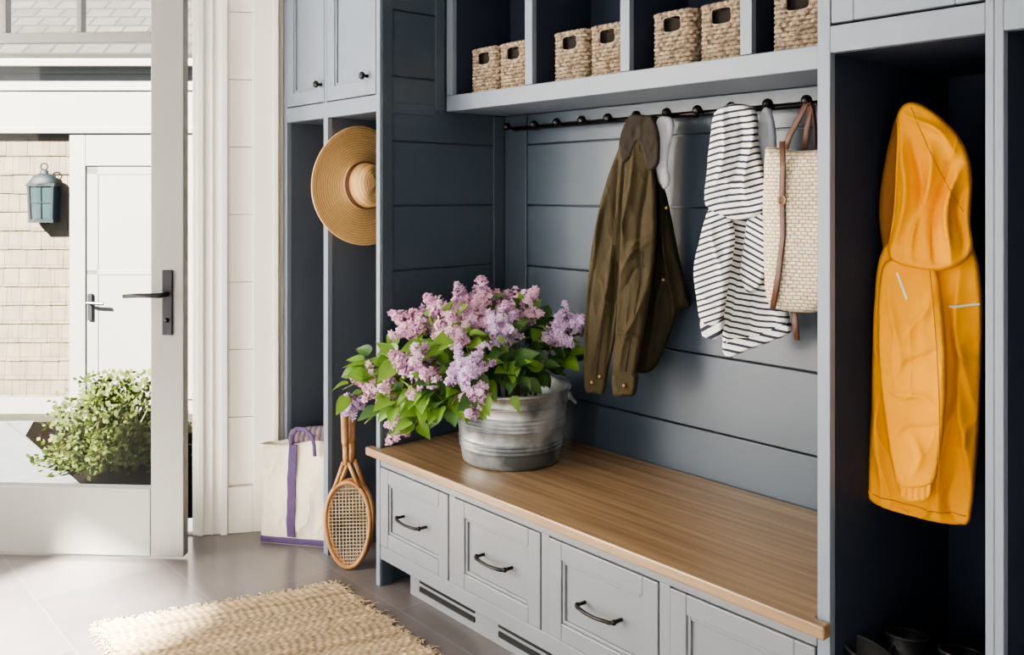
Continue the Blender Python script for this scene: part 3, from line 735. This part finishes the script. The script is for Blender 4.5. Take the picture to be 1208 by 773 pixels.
FL = [(480,380,3.06,(.13,.055,400),'lilac stem with a pale purple head at upper left of the bouquet'),
      (524,368,3.00,(.15,.065,520),'full lilac head left of the bouquet top'),
      (572,354,3.08,(.15,.065,520),'tallest lilac head at the top of the bouquet'),
      (616,360,3.02,(.15,.060,460),'lilac head right of the bouquet top, turned toward the side wall'),
      (590,386,2.90,(.13,.060,440),'pinkish lilac head just below the tallest head'),
      (670,386,2.98,(.14,.060,460),'lilac head at far right above the dark leaves'),
      (488,434,2.90,(.16,.066,540),'large pink lilac head at the middle left of the bouquet'),
      (440,452,3.00,(.14,.050,360),'lilac head reaching left past the cabinet edge'),
      (552,438,2.78,(.15,.062,480),'lilac head at bouquet centre directly above the bucket'),
      (560,474,2.76,(.09,.045,270),'small lilac head hanging over the front bucket rim'),
      (414,480,3.06,(.08,.032,170),'smallest lilac cluster at far left tip of the bouquet'),
      (467,510,2.88,(.08,.034,180),'small lilac cluster drooping lowest over the bench edge'),
      (536,396,2.86,(.07,.038,190),'little pale lilac cluster tucked among the upper left leaves'),
      (504,380,3.06,(.12,.052,360),'rounded lilac head behind the two upper left heads'),
      (556,380,2.98,(.12,.055,380),'lilac head in the thick of the bouquet, below its top'),
      (546,356,3.10,(.12,.052,340),'lilac head just left of the tallest head')]
AXS = {7:(-.5,-.5,.2),9:(.1,-.4,-.5),10:(-.5,-.3,-.5),11:(-.3,-.3,-.6),8:(.5,-.3,.15),6:(-.4,-.4,.35),0:(-.7,-.2,.3),1:(-.3,-.4,.45),3:(.5,.1,.5),5:(.55,.1,.3),4:(.2,-.5,.3),15:(-.2,-.1,.6)}
for i,(px,py,t,fl,lab) in enumerate(FL):
    branch(px,py,t,lab,fl,7,.3,axis=AXS.get(i))
LF = [(404,460,3.0,.1,'leafy branch reaching farthest left from the bucket'),(444,420,3.05,.1,'leafy branch at left rising above the pale lilac cluster'),
      (430,500,2.95,.1,'leafy branch drooping at lower left beside the rackets'),(480,514,2.85,.1,'leafy branch hanging lowest over the bench edge'),
      (508,492,2.85,.1,'bright leafy branch hanging left of the bucket'),(522,447,2.88,.2,'leafy branch between the two middle pink heads'),
      (640,386,3.1,.7,'dark leafy branch at upper right of the bouquet'),(622,410,3.0,.9,'dark leafy branch over the bucket centre right'),
      (642,440,2.95,.9,'dark leafy branch leaning over the right bucket rim'),(592,434,2.88,.6,'leafy branch above the front bucket rim'),
      (668,424,3.05,.8,'dark leafy branch touching the brown jacket'),(468,474,2.93,.12,'bright leafy branch at mid left'),
      (508,408,2.94,.2,'leafy branch under the upper left lilac'),(600,412,2.88,.6,'leafy branch in the bouquet middle'),
      (450,490,2.93,.1,'light green leafy branch beside lower left lilac'),(610,448,2.84,.8,'short dark leafy branch at the bucket rim'),
      (420,442,3.02,.05,'pale leafy branch in front of the locker stile at far left'),(462,424,2.95,.12,'leafy branch beneath the upper left lilac head'),
      (530,484,2.82,.2,'leafy branch resting against the left side of the bucket'),(492,474,2.86,.12,'pale leafy branch below the large pink head')]
for (px,py,t,dk,lab) in LF:
    branch(px,py,t,lab,None,11,dk,spread=.14)

# ------------------------------------------------------------------ cloth garments
def crom(poly, k=5):
    n=len(poly); out=[]
    for i in range(n):
        p0,p1,p2,p3=[Vector(poly[(i+j-1)%n]) for j in range(4)]
        for q in range(k):
            t=q/k
            out.append(.5*((2*p1)+(p2-p0)*t+(2*p0-5*p1+4*p2-p3)*t*t+(3*p1-p0-3*p2+p3)*t**3))
    return out
def inflate(name, poly, Q, n, mname, parent, tf=.04, tb=.03, Rr=.05, h=.012, off=0, wr=None, st=None, k=5):
    u = Vector((-n.y,n.x,0))
    def loc2(p):
        w = UPL(p[0],p[1],Q,n); return Vector(((w-Q).dot(u), w.z))
    out = crom([loc2(p) for p in poly],k)
    N=len(out)
    xs=[p.x for p in out]; ys=[p.y for p in out]
    seg=[(out[i].x,out[i].y,out[(i+1)%N].x-out[i].x,out[(i+1)%N].y-out[i].y) for i in range(N)]
    seg=[(a,b,c,d,max(1e-12,c*c+d*d)) for a,b,c,d in seg]
    def dist(p):
        m=1e9; X,Y=p.x,p.y
        for ax,ay,bx,by,l in seg:
            t=((X-ax)*bx+(Y-ay)*by)/l
            t=0 if t<0 else (1 if t>1 else t)
            dx=ax+bx*t-X; dy=ay+by*t-Y; d=dx*dx+dy*dy
            if d<m: m=d
        return math.sqrt(m)
    def inside(p):
        c=False
        for i in range(N):
            a=out[i]; b=out[i-1]
            if (a.y>p.y)!=(b.y>p.y) and p.x<(b.x-a.x)*(p.y-a.y)/(b.y-a.y)+a.x: c=not c
        return c
    pts=[p.copy() for p in out]; row=0; y=min(ys)
    while y<max(ys):
        x=min(xs)+(h/2 if row%2 else 0)
        while x<max(xs):
            p=Vector((x,y))
            if inside(p) and dist(p)>h*.45: pts.append(p)
            x+=h
        y+=h*.866; row+=1
    r=delaunay_2d_cdt(pts,[(i,(i+1)%N) for i in range(N)],[],1,1e-6)
    V2,F2=r[0],r[2]
    ds=[dist(p) for p in V2]
    vs=[];fi=[];bi=[];sts=[]
    for p,d in zip(V2,ds):
        x=min(d/Rr,1); f=math.sqrt(max(0,1-(1-x)**2))
        o_=off(p.x,p.y) if callable(off) else off
        base=Q+u*p.x+Vector((0,0,p.y-Q.z))
        w=(wr(p.x,p.y) if wr else 0)*min(1,.25+d/.012)
        s_=st(p.x,p.y) if st else 0
        vs.append(base+n*(o_+tf*f+w)); fi.append(len(vs)-1); sts.append(s_)
        if d<1e-5: bi.append(fi[-1])
        else:
            vs.append(base+n*(o_-tb*f+w*.4)); bi.append(len(vs)-1); sts.append(s_)
    fs=[]
    for f in F2:
        a,b,c=f[:3]
        if (V2[b]-V2[a]).cross(V2[c]-V2[a])<0: a,c=c,a
        fs.append((fi[a],fi[b],fi[c])); fs.append((bi[c],bi[b],bi[a]))
    mb=MB(); mb.v=[tuple(v) for v in vs]; mb.f=[f for f in fs if len(set(f))==3]
    return mb.build(name,mname,parent,smooth=True,recalc=False,attrs={'st':('FLOAT',sts)} if st else None)
def folds(sx,sz,amp,seed=0,slant=0):
    def f(a,z):
        return amp*(noise.noise(Vector(((a+slant*z)*sx+seed,z*sz,seed)))+.5*noise.noise(Vector(((a-slant*z)*sx*2.1,z*sz*2.3+seed,4))))
    return f
def crease(sx,sz,amp,seed=0,slant=0):      # sharp edged hanging folds
    def f(a,z):
        w=.25*noise.noise(Vector((a*9,z*6,seed+3)))
        n1=noise.noise(Vector(((a+slant*z)*sx+seed+w,z*sz,seed)))
        n2=noise.noise(Vector(((a-slant*1.6*z)*sx*1.9+w,z*sz*2.0+seed,seed+7)))
        return amp*((1-2.6*abs(n1))*.8 + (.5-1.6*abs(n2))*.5 - .35)
    return f
def facing(px,py,Y,mixn):
    r=ray(px,py); Q=CAM+r*(Y/r.y)
    v=Vector((-r.x,-r.y,0)).normalized(); n=(v*(1-mixn)+Vector((0,-1,0))*mixn).normalized()
    return Q,n
def stroke(px_pts,Q,n,off,r,flat=1.0):
    mb=MB(); pts=[UPL(a,b,Q,n)+n*off for a,b in px_pts]; mb.tube(pts,r,8,flat=flat); return mb
def ridge(a,z,p0,p1,wd,amp):               # one crisp fold running between two points of the cloth
    (x0,z0),(x1,z1)=p0,p1
    vx,vz=x1-x0,z1-z0; l=vx*vx+vz*vz; t=max(0,min(1,((a-x0)*vx+(z-z0)*vz)/l))
    bow=.010*math.sin(t*5+x0*40)
    nx,nz=-vz/math.sqrt(l),vx/math.sqrt(l)
    dx,dz=a-x0-vx*t-nx*bow,z-z0-vz*t-nz*bow; d=math.sqrt(dx*dx+dz*dz)
    side=1 if dx*nx+dz*nz>0 else .55       # one steep flank, one soft flank
    return amp*math.exp(-(d/(wd*side))**1.3)*(math.sin(PI*(.10+.80*t)))
def cloth(Q,n,base,ridges,gain=1.0):
    u=Vector((-n.y,n.x,0))
    def l2(p):
        w_=UPL(p[0],p[1],Q,n); return (w_-Q).dot(u), w_.z
    R_=[(l2(a),l2(b),w_,m_*gain) for a,b,w_,m_ in ridges]
    return lambda a,z: base(a,z)+sum(ridge(a,z,*r) for r in R_)
def surfline(Q,n,fn,off,pp,r,name,m,parent):
    u=Vector((-n.y,n.x,0)); out=[]
    for a,b in pp:
        w_=UPL(a,b,Q,n); la=(w_-Q).dot(u); o_=off(la,w_.z) if callable(off) else off
        out.append(w_+n*(o_+fn(la,w_.z)))
    return MB().tube(out,r,6).build(name,m,parent,smooth=True)
def lerpline(a,b,k): return [(a[0]+(b[0]-a[0])*i/k,a[1]+(b[1]-a[1])*i/k) for i in range(k+1)]

# brown jacket
Q,n = facing(752,300,2.19,.35)
J = thing('jacket','brown olive cotton jacket hanging from a peg above the lilacs','jacket',(Q.x,Q.y,.80))
f1=cloth(Q,n,crease(16,2,.005,3,.12),[((778,200),(795,400),.014,.016),((768,230),(772,420),.012,-.012),((790,270),(806,350),.012,.010),((784,330),(760,430),.012,.012)],1.4)
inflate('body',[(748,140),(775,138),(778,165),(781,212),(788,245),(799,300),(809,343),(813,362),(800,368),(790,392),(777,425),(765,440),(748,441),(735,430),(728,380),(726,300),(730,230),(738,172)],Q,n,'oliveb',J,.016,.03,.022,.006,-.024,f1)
f2=cloth(Q,n,crease(22,3,.003,9,.28),[((742,165),(702,440),.012,.014),((735,190),(716,445),.011,-.012),((722,215),(697,330),.011,.010),((748,180),(728,400),.010,.012),((712,250),(693,430),.010,-.008),((708,330),(728,360),.009,.008)],1.45)
inflate('front_panel',[(744,142),(756,141),(755,180),(748,240),(742,300),(733,370),(720,430),(714,462),(703,463),(692,460),(690,430),(692,370),(697,310),(706,255),(717,213),(730,178),(738,156)],Q,n,'olive',J,.014,.02,.010,.005,.012,f2)
f3=cloth(Q,n,crease(20,6,.003,5,.22),[((752,170),(738,300),.010,.012),((768,190),(760,330),.010,-.010),((774,280),(734,320),.010,.011),((736,340),(768,310),.008,-.008),((762,340),(738,430),.010,.011),((730,380),(758,400),.008,.008),((748,300),(770,275),.008,.008)],1.4)
inflate('sleeve',[(748,160),(767,160),(778,230),(777,300),(767,370),(755,436),(753,460),(740,463),(729,461),(727,440),(732,370),(736,300),(739,230)],Q,n,'olive',J,.018,.02,.012,.005,.046,f3)
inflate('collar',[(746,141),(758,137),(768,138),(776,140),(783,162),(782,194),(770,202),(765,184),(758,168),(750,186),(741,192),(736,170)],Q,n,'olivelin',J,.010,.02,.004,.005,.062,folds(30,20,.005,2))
inflate('cuff',[(727,438),(741,441),(756,436),(754,461),(740,464),(728,462)],Q,n,'olive',J,.022,.02,.008,.008,.046,None,k=4)
surfline(Q,n,f2,.0268,[(746,170),(738,210),(730,260),(722,320),(714,380),(706,445)],.0015,'seam','oseam',J)
surfline(Q,n,f3,.0648,[(760,172),(766,230),(764,300),(754,370),(744,434)],.0015,'seam','oseam',J)
for (a,b,o_) in ((702,449,.034),(743,450,.070),(711,442,.034),(786,245,.0),(783,330,.0)):
    p=UPL(a,b,Q,n)+n*o_; MB().ball(p,.0065,10,6).build('button','brass',J,smooth=True)

# white garments glimpsed behind
Q,n = facing(784,180,2.235,.5)
W1 = inflate('white_garment',[(776,140),(790,138),(796,148),(791,172),(788,195),(791,212),(785,224),(777,215),(772,190),(773,160)],Q,n,'cloth',None,.02,.012,.02,.007,0,folds(40,12,.006,1))
tag(W1,'small white garment hanging just right of the brown jacket','garment')
Q,n = facing(905,180,2.245,.5)
W2 = inflate('white_garment',[(895,140),(903,126),(910,130),(916,160),(914,200),(907,242),(899,215),(896,170)],Q,n,'cloth',None,.02,.012,.02,.007,0,folds(40,12,.006,8))
tag(W2,'white garment squeezed between the striped hoodie and the straw bag','garment')

# striped hoodie
Q,n = facing(875,280,2.175,.35)
HD = thing('hooded_sweatshirt','small white hooded top with dark stripes hanging from a peg','hoodie',(Q.x,Q.y,.9))
g1=cloth(Q,n,crease(18,4,.003,6,.2),[((872,300),(862,415),.014,.012),((885,330),(890,410),.012,-.008),((905,290),(918,390),.012,.010)],1.0)
inflate('body',[(843,225),(870,215),(900,222),(910,255),(918,300),(926,345),(932,380),(929,394),(906,402),(882,411),(857,420),(851,388),(846,345),(840,300),(838,262)],Q,n,'stripe',HD,.020,.025,.016,.006,0,g1,lambda a,z: z+.12*a+.003*math.sin(a*40)+.15*g1(a,z))
g2=cloth(Q,n,crease(15,8,.004,4,.4),[((862,130),(850,225),.012,.014),((876,135),(870,235),.012,-.012),((890,150),(886,238),.010,.012),((850,205),(896,230),.010,.009)],1.3)
inflate('hood',[(845,135),(862,124),(885,125),(895,136),(897,170),(903,200),(912,230),(905,250),(880,260),(854,253),(837,239),(837,195),(840,165)],Q,n,'stripe',HD,.030,.03,.011,.005,lambda a,z:.018+.030*max(0,min(1,(1.46-z)/.08)),g2,lambda a,z: z*.95-.20*a+.003*math.sin(a*35)+.25*g2(a,z))
g3=cloth(Q,n,crease(12,10,.003,2),[((850,260),(856,330),.010,.010),((866,290),(838,320),.008,-.008),((835,345),(858,350),.008,.008)],1.1)
inflate('sleeve',[(842,244),(860,248),(872,275),(870,310),(864,345),(859,376),(847,381),(834,375),(829,346),(826,316),(831,286),(835,262)],Q,n,'stripe',HD,.022,.02,.010,.005,lambda a,z: .032+.038*max(0,min(1,(1.36-z)/.12)),g3,lambda a,z: z-.38*a+.2*g3(a,z))
inflate('sleeve',[(888,250),(905,248),(913,275),(910,308),(902,334),(886,344),(877,322),(881,285)],Q,n,'stripe',HD,.016,.02,.008,.005,.040,crease(14,14,.004,7),lambda a,z: z*.95+.5*a)
inflate('cuff',[(835,372),(848,378),(861,371),(858,392),(848,396),(836,391)],Q,n,'stripe',HD,.022,.02,.006,.005,.070,lambda a,z:.0015*math.sin(a*900),lambda a,z: z*.5-.3*a,k=4)
inflate('hem',[(855,398),(882,396),(906,388),(930,378),(933,392),(908,404),(883,413),(857,422)],Q,n,'stripe',HD,.026,.02,.006,.006,.0,lambda a,z:.0015*math.sin(a*700),lambda a,z: z*.8+.12*a,k=4)

# straw shoulder bag
Q,n = facing(945,270,2.16,.45)
SB = thing('straw_bag','cream woven straw bag with brown leather straps hanging by the locker','bag',(Q.x,Q.y,1.0))
sbf=lambda a,z: .008*noise.noise(Vector((a*10,z*8,1)))+.0020*math.sin(z*2*PI/.020)*math.cos(a*2*PI/.032)+.010*math.sin(PI*min(1,max(0,(z-1.07)/.45)))
inflate('woven_body',[(903,180),(908,173),(925,176),(945,178),(968,176),(985,172),(990,178),(990,240),(987,300),(982,350),(974,365),(955,369),(935,368),(914,363),(905,350),(902,300),(901,240)],Q,n,'wicker',SB,.042,.042,.045,.006,0,sbf,k=4)
stroke([(929,168),(930,200),(929,235),(930,275),(925,320),(918,362)],Q,n,.055,.009,.25).build('strap','leather',SB,smooth=True)
p=UPL(929,236,Q,n)+n*.060
u_=Vector((-n.y,n.x,0))
mb=MB().tube([p+u_*(.010*math.cos(a))+Vector((0,0,.012*math.sin(a))) for a in [2*PI*k/16 for k in range(16)]],.002,6,closed=True); mb.build('buckle','brass',SB,smooth=True)
stroke([(929,176),(934,160),(946,138),(952,125),(958,122),(962,130),(964,150),(965,176)],Q,n,.02,.009,.3).build('handle','leather',SB,smooth=True)
stroke([(947,176),(950,150),(954,126),(960,122),(966,130),(972,160),(975,176)],Q,n,-.02,.009,.3).build('handle','leather',SB,smooth=True)
stroke([(935,362),(937,380),(939,402)],Q,n,-.01,.009,.3).build('strap_end','leather',SB,smooth=True)

# yellow raincoat
Q,n = facing(1090,350,1.965,.12)
u_=Vector((-n.y,n.x,0))
RC = thing('raincoat','bright yellow hooded raincoat hanging in the tall open locker','raincoat',(Q.x,Q.y,.66))
bf=cloth(Q,n,crease(11,2.4,.002,2,.10),[((1128,320),(1140,470),.014,.012),((1134,400),(1142,600),.016,.014),((1042,440),(1035,598),.014,.012),((1060,590),(1072,608),.014,-.010),((1122,470),(1104,615),.016,.013),((1120,560),(1128,618),.012,-.010),((1088,584),(1092,614),.012,.010),((1122,400),(1152,425),.010,.008),((1150,500),(1124,524),.010,.008),((1036,340),(1034,440),.012,.010)],1.35)
inflate('body',[(1050,284),(1098,262),(1138,278),(1151,298),(1157,330),(1159,362),(1159,400),(1157,470),(1153,540),(1148,592),(1143,617),(1128,619),(1110,617),(1075,609),(1045,600),(1025,588),(1024,565),(1025,530),(1028,480),(1029,420),(1031,360),(1034,322),(1040,298)],Q,n,'yellow',RC,.014,.03,.009,.005,0,bf)
hoodf=cloth(Q,n,crease(13,6,.002,6,.4),[((1068,150),(1060,285),.012,.016),((1080,165),(1084,300),.011,-.014),((1096,175),(1082,304),.011,.016),((1114,190),(1102,306),.010,-.014),((1128,200),(1116,306),.011,.016),((1140,222),(1130,298),.009,-.011),((1072,134),(1130,182),.011,.010)],1.7)
hoff=lambda a,z: .012+.020*max(0,min(1,(1.42-z)/.12))
inflate('hood',[(1058,141),(1062,129),(1070,122),(1083,122),(1100,131),(1118,146),(1134,165),(1144,188),(1147,212),(1146,238),(1145,264),(1148,290),(1138,308),(1112,318),(1080,316),(1056,308),(1049,294),(1053,270),(1056,248),(1057,225),(1058,198),(1060,170),(1060,154)],Q,n,'yellow',RC,.022,.04,.010,.005,hoff,hoodf)
inflate('hood_lining',[(1058,138),(1051,158),(1044,190),(1039,220),(1037,252),(1039,276),(1044,296),(1062,290),(1068,220),(1068,160)],Q,n,'ylining',RC,.008,.012,.010,.007,.002,None,k=4)  # dark strip standing for shade inside the hood opening
sf=cloth(Q,n,crease(12,6,.002,8,.3),[((1056,330),(1060,440),.012,.009),((1096,340),(1074,400),.011,.009),((1104,400),(1066,436),.010,-.008),((1054,446),(1100,470),.010,.009),((1106,486),(1064,508),.010,-.007),((1080,500),(1084,552),.010,.008)],1.15)
inflate('sleeve',[(1046,308),(1076,300),(1103,312),(1112,350),(1117,400),(1118,450),(1114,505),(1108,545),(1102,560),(1083,565),(1063,561),(1056,540),(1048,490),(1041,430),(1038,370),(1039,335)],Q,n,'yellow',RC,.016,.02,.007,.005,lambda a,z: .024+.044*max(0,min(1,(1.24-z)/.2)),sf)
inflate('cuff',[(1064,555),(1082,560),(1101,554),(1099,576),(1083,581),(1066,577)],Q,n,'yellow',RC,.014,.02,.005,.004,.066,lambda a,z:.002*math.sin(a*520),k=4)
soff=lambda a,z: .024+.044*max(0,min(1,(1.24-z)/.2))+.0162
surfline(Q,n,sf,soff,lerpline((1060,320),(1072,350),14),.0028,'piping','reflect',RC)
surfline(Q,n,bf,.0150,lerpline((1120,361),(1156,358),16),.0028,'piping','reflect',RC)
surfline(Q,n,bf,.0138,[(1030+i*110/40, 581+i*26/40+2.5*math.sin(i*.08)) for i in range(41)],.0014,'hem_seam','yseam',RC)
surfline(Q,n,sf,soff,[(1098+12*math.sin(i*.045),318+i*5.0) for i in range(46)],.0010,'sleeve_seam','yseam',RC)
surfline(Q,n,hoodf,lambda a,z: hoff(a,z)+.0218,[(1076+i*1.42,128+i*3.6-.018*i*i) for i in range(44)],.0011,'hood_seam','yseam',RC)
surfline(Q,n,hoodf,lambda a,z: hoff(a,z)+.008,[(1061,140),(1062,155),(1062,170),(1060,198),(1059,225),(1058,248),(1055,270),(1052,293)],.0042,'hood_binding','yellow',RC)
hp = UPL(1085,150,Q,n)
MB().tube([(-.966,hp.y+.03,1.49),(-.93,hp.y+.03,1.485),(-.905,hp.y+.03,1.495),(-.90,hp.y+.03,1.515)],.006,8).build('coat_hook','bronze',LA,smooth=True)

# boots
def boot(t):
    mb=MB(); k=.86
    def ov(p,th,r):
        f=max(0,(p.z-.08)/.22); p.x*=1-.30*f; p.y*=1+.10*f; p.z+=p.y*.30*f*f; p.y+=.012*f; return p
    mb.lathe([(r,z*k) for r,z in [(0,.0),(.05,.0),(.05,.02),(.046,.06),(.044,.11),(.049,.18),(.054,.25),(.057,.325),(.054,.325),(.046,.18),(.042,.11),(0,.05)]],28,None,ov)
    vs=[];fs=[];nr=10;sg=16
    for i in range(nr+1):
        s=i/nr; y=.02-.19*s; w=(.046*math.sqrt(max(0,1-max(0,(s-.55)/.45)**2)))+.001; hh=(.085-.035*s)*math.sqrt(max(.02,1-max(0,(s-.7)/.3)**2))
        for q in range(sg):
            a=2*PI*q/sg; vs.append((w*math.cos(a),y,max(0,hh*.5+hh*.5*math.sin(a))))
    for i in range(nr):
        for q in range(sg): fs.append((i*sg+q,i*sg+(q+1)%sg,(i+1)*sg+(q+1)%sg,(i+1)*sg+q))
    mb.add(vs,fs)
    mb.build('shaft','rubber',t,smooth=True,local=True)
    MB().tube([ov(Vector((.0560*math.cos(a),.0560*math.sin(a),.325*k)),a,.056) for a in [2*PI*q/28 for q in range(28)]],.0025,8,closed=True).build('rim','rubrim',t,smooth=True,local=True)
    MB().tube([(-.010,.072,.235),(-.011,.075,.265),(0,.076,.283),(.011,.075,.265),(.010,.072,.235)],.004,6,flat=.5).build('pull_tab','rubrim',t,smooth=True,local=True)
    MB().box(-.045,.045,-.16,.05,0,.014).build('sole','rubber',t,local=True,bevel=.006)
q1 = thing('rubber_boot','black rubber boot at front left of the raincoat locker floor, turned sideways','boot',(-.912,1.836,.14),(0,0,PI/2),group='boots in the raincoat locker'); boot(q1)
q2 = copy_tree(q1); q2.location=(-.908,1.985,.14); q2.rotation_euler=(0,0,PI+.06); q2['label']='black rubber boot standing behind the sideways boot, under the raincoat sleeve'
q3 = copy_tree(q1); q3.location=(-.790,1.995,.14); q3.rotation_euler=(0,0,PI-.10); q3['label']='black rubber boot at right on the locker floor below raincoat'

# ------------------------------------------------------------------ jute rug
RG = thing('jute_rug','natural woven jute runner with ragged fringe on the slate floor','rug',(-1.8,1.26,0))
c00=Vector((-3.06,.90)); c01=Vector((-2.81,1.635)); c10=Vector((-.75,.80)); c11=Vector((-.55,1.54))
mb=MB(); cols=[]; NR=150; sub=3; NV=140
rowc=[]
for r in range(NR):
    k=.5+.5*noise.noise(Vector((r*.22,1.7,0))); k2=random.uniform(.80,1.13)
    c=Vector((.43,.325,.205))*(.70+.50*k)*k2
    if r%12 in (5,6): c=Vector((.31,.225,.135))*k2
    rowc.append(c)
NU=NR*sub
rps=[random.uniform(0,6.28) for r in range(NR)]
for i in range(NU+1):
    u=i/NU; ph=(i%sub)/sub; r=min(NR-1,i//sub)
    for j in range(NV+1):
        v=j/NV
        wv=.003*noise.noise(Vector((r*.3,v*5,2)))
        p=(c00*(1-u)+c10*u)*(1-v)+(c01*(1-u)+c11*u)*v
        e=.016*noise.noise(Vector((u*30,5,0))) if j in(0,NV) else 0
        nub=.5+.5*math.sin(j*1.35+rps[r])
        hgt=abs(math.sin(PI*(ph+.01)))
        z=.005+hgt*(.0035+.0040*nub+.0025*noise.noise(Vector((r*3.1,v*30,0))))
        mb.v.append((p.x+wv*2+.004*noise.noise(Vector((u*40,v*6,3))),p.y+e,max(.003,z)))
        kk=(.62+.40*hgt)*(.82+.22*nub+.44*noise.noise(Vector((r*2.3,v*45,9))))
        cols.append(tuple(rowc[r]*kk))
for i in range(NU):
    for j in range(NV):
        a=i*(NV+1)+j; mb.f.append((a,a+NV+1,a+NV+2,a+1))
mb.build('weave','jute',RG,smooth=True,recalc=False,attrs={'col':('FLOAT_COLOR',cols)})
mb=MB()
def fr(p,d,n_):
    for _ in range(n_):
        q=p+Vector((random.uniform(-.014,.014),random.uniform(-.014,.014)))
        d2=Vector((d.x+random.gauss(0,.7),d.y+random.gauss(0,.7))).normalized()*random.uniform(.006,.036)
        mb.tube([(q.x,q.y,.005),(q.x+d2.x*.5,q.y+d2.y*.5,.008),(q.x+d2.x,q.y+d2.y,.003)],[.0026,.0020,.001],5)
for i in range(90):
    v=i/89; fr(c00*(1-v)+c01*v,Vector((-1,.2)),random.choice((1,2,4)))
for i in range(230):
    u=i/229; fr(c01*(1-u)+c11*u,Vector((0,1)),random.choice((1,2,3))); fr(c00*(1-u)+c10*u,Vector((0,-1)),random.choice((1,2,3)))
fo=mb.build('fringe','fringe',RG); fo['kind']='stuff'

# ------------------------------------------------------------------ light
w = bpy.data.worlds.new('World'); S.world = w; w.use_nodes = True
bg = w.node_tree.nodes['Background']; bg.inputs[0].default_value=(.78,.87,1,1); bg.inputs[1].default_value=2.4
l=bpy.data.lights.new('sun','SUN'); l.energy=135; l.angle=.05; l.color=(1,.92,.80)
o=bpy.data.objects.new('sun',l); COL.objects.link(o); o.rotation_euler=Vector((-.2,1,-.70)).to_track_quat('-Z','Y').to_euler(); o.location=(0,-5,6)
def area(name,loc,d,sx,sy,e,col):
    l=bpy.data.lights.new(name,'AREA'); l.shape='RECTANGLE'; l.size=sx; l.size_y=sy; l.energy=e; l.color=col
    o=bpy.data.objects.new(name,l); COL.objects.link(o); o.location=loc; o.rotation_euler=Vector(d).to_track_quat('-Z','Y').to_euler(); return o
area('window_light',(-4.3,-1.7,1.35),(.3,1,-.05),1.1,2.1,195,(1,.94,.85))
area('window_light',(-3.46,-1.72,1.3),(.25,1,-.05),.55,2.0,52,(1,.95,.88))  # added lamp before the solid wall between windows, no opening there
area('window_light',(-1.1,-1.7,1.05),(0,1,-.05),.55,1.35,28,(.98,.98,1))
area('window_light',(.8,-1.7,1.2),(-.4,1,-.05),.9,1.6,12,(.95,.97,1))

# ------------------------------------------------------------------ camera
cd=bpy.data.cameras.new('camera'); cd.sensor_width=36; cd.sensor_fit='HORIZONTAL'; cd.lens=36*FPX/1208; cd.shift_y=-(386.5-HY)/1208; cd.clip_start=.05
co=bpy.data.objects.new('camera',cd); COL.objects.link(co); co.location=CAM; co.rotation_euler=(PI/2,0,YAW); S.camera=co
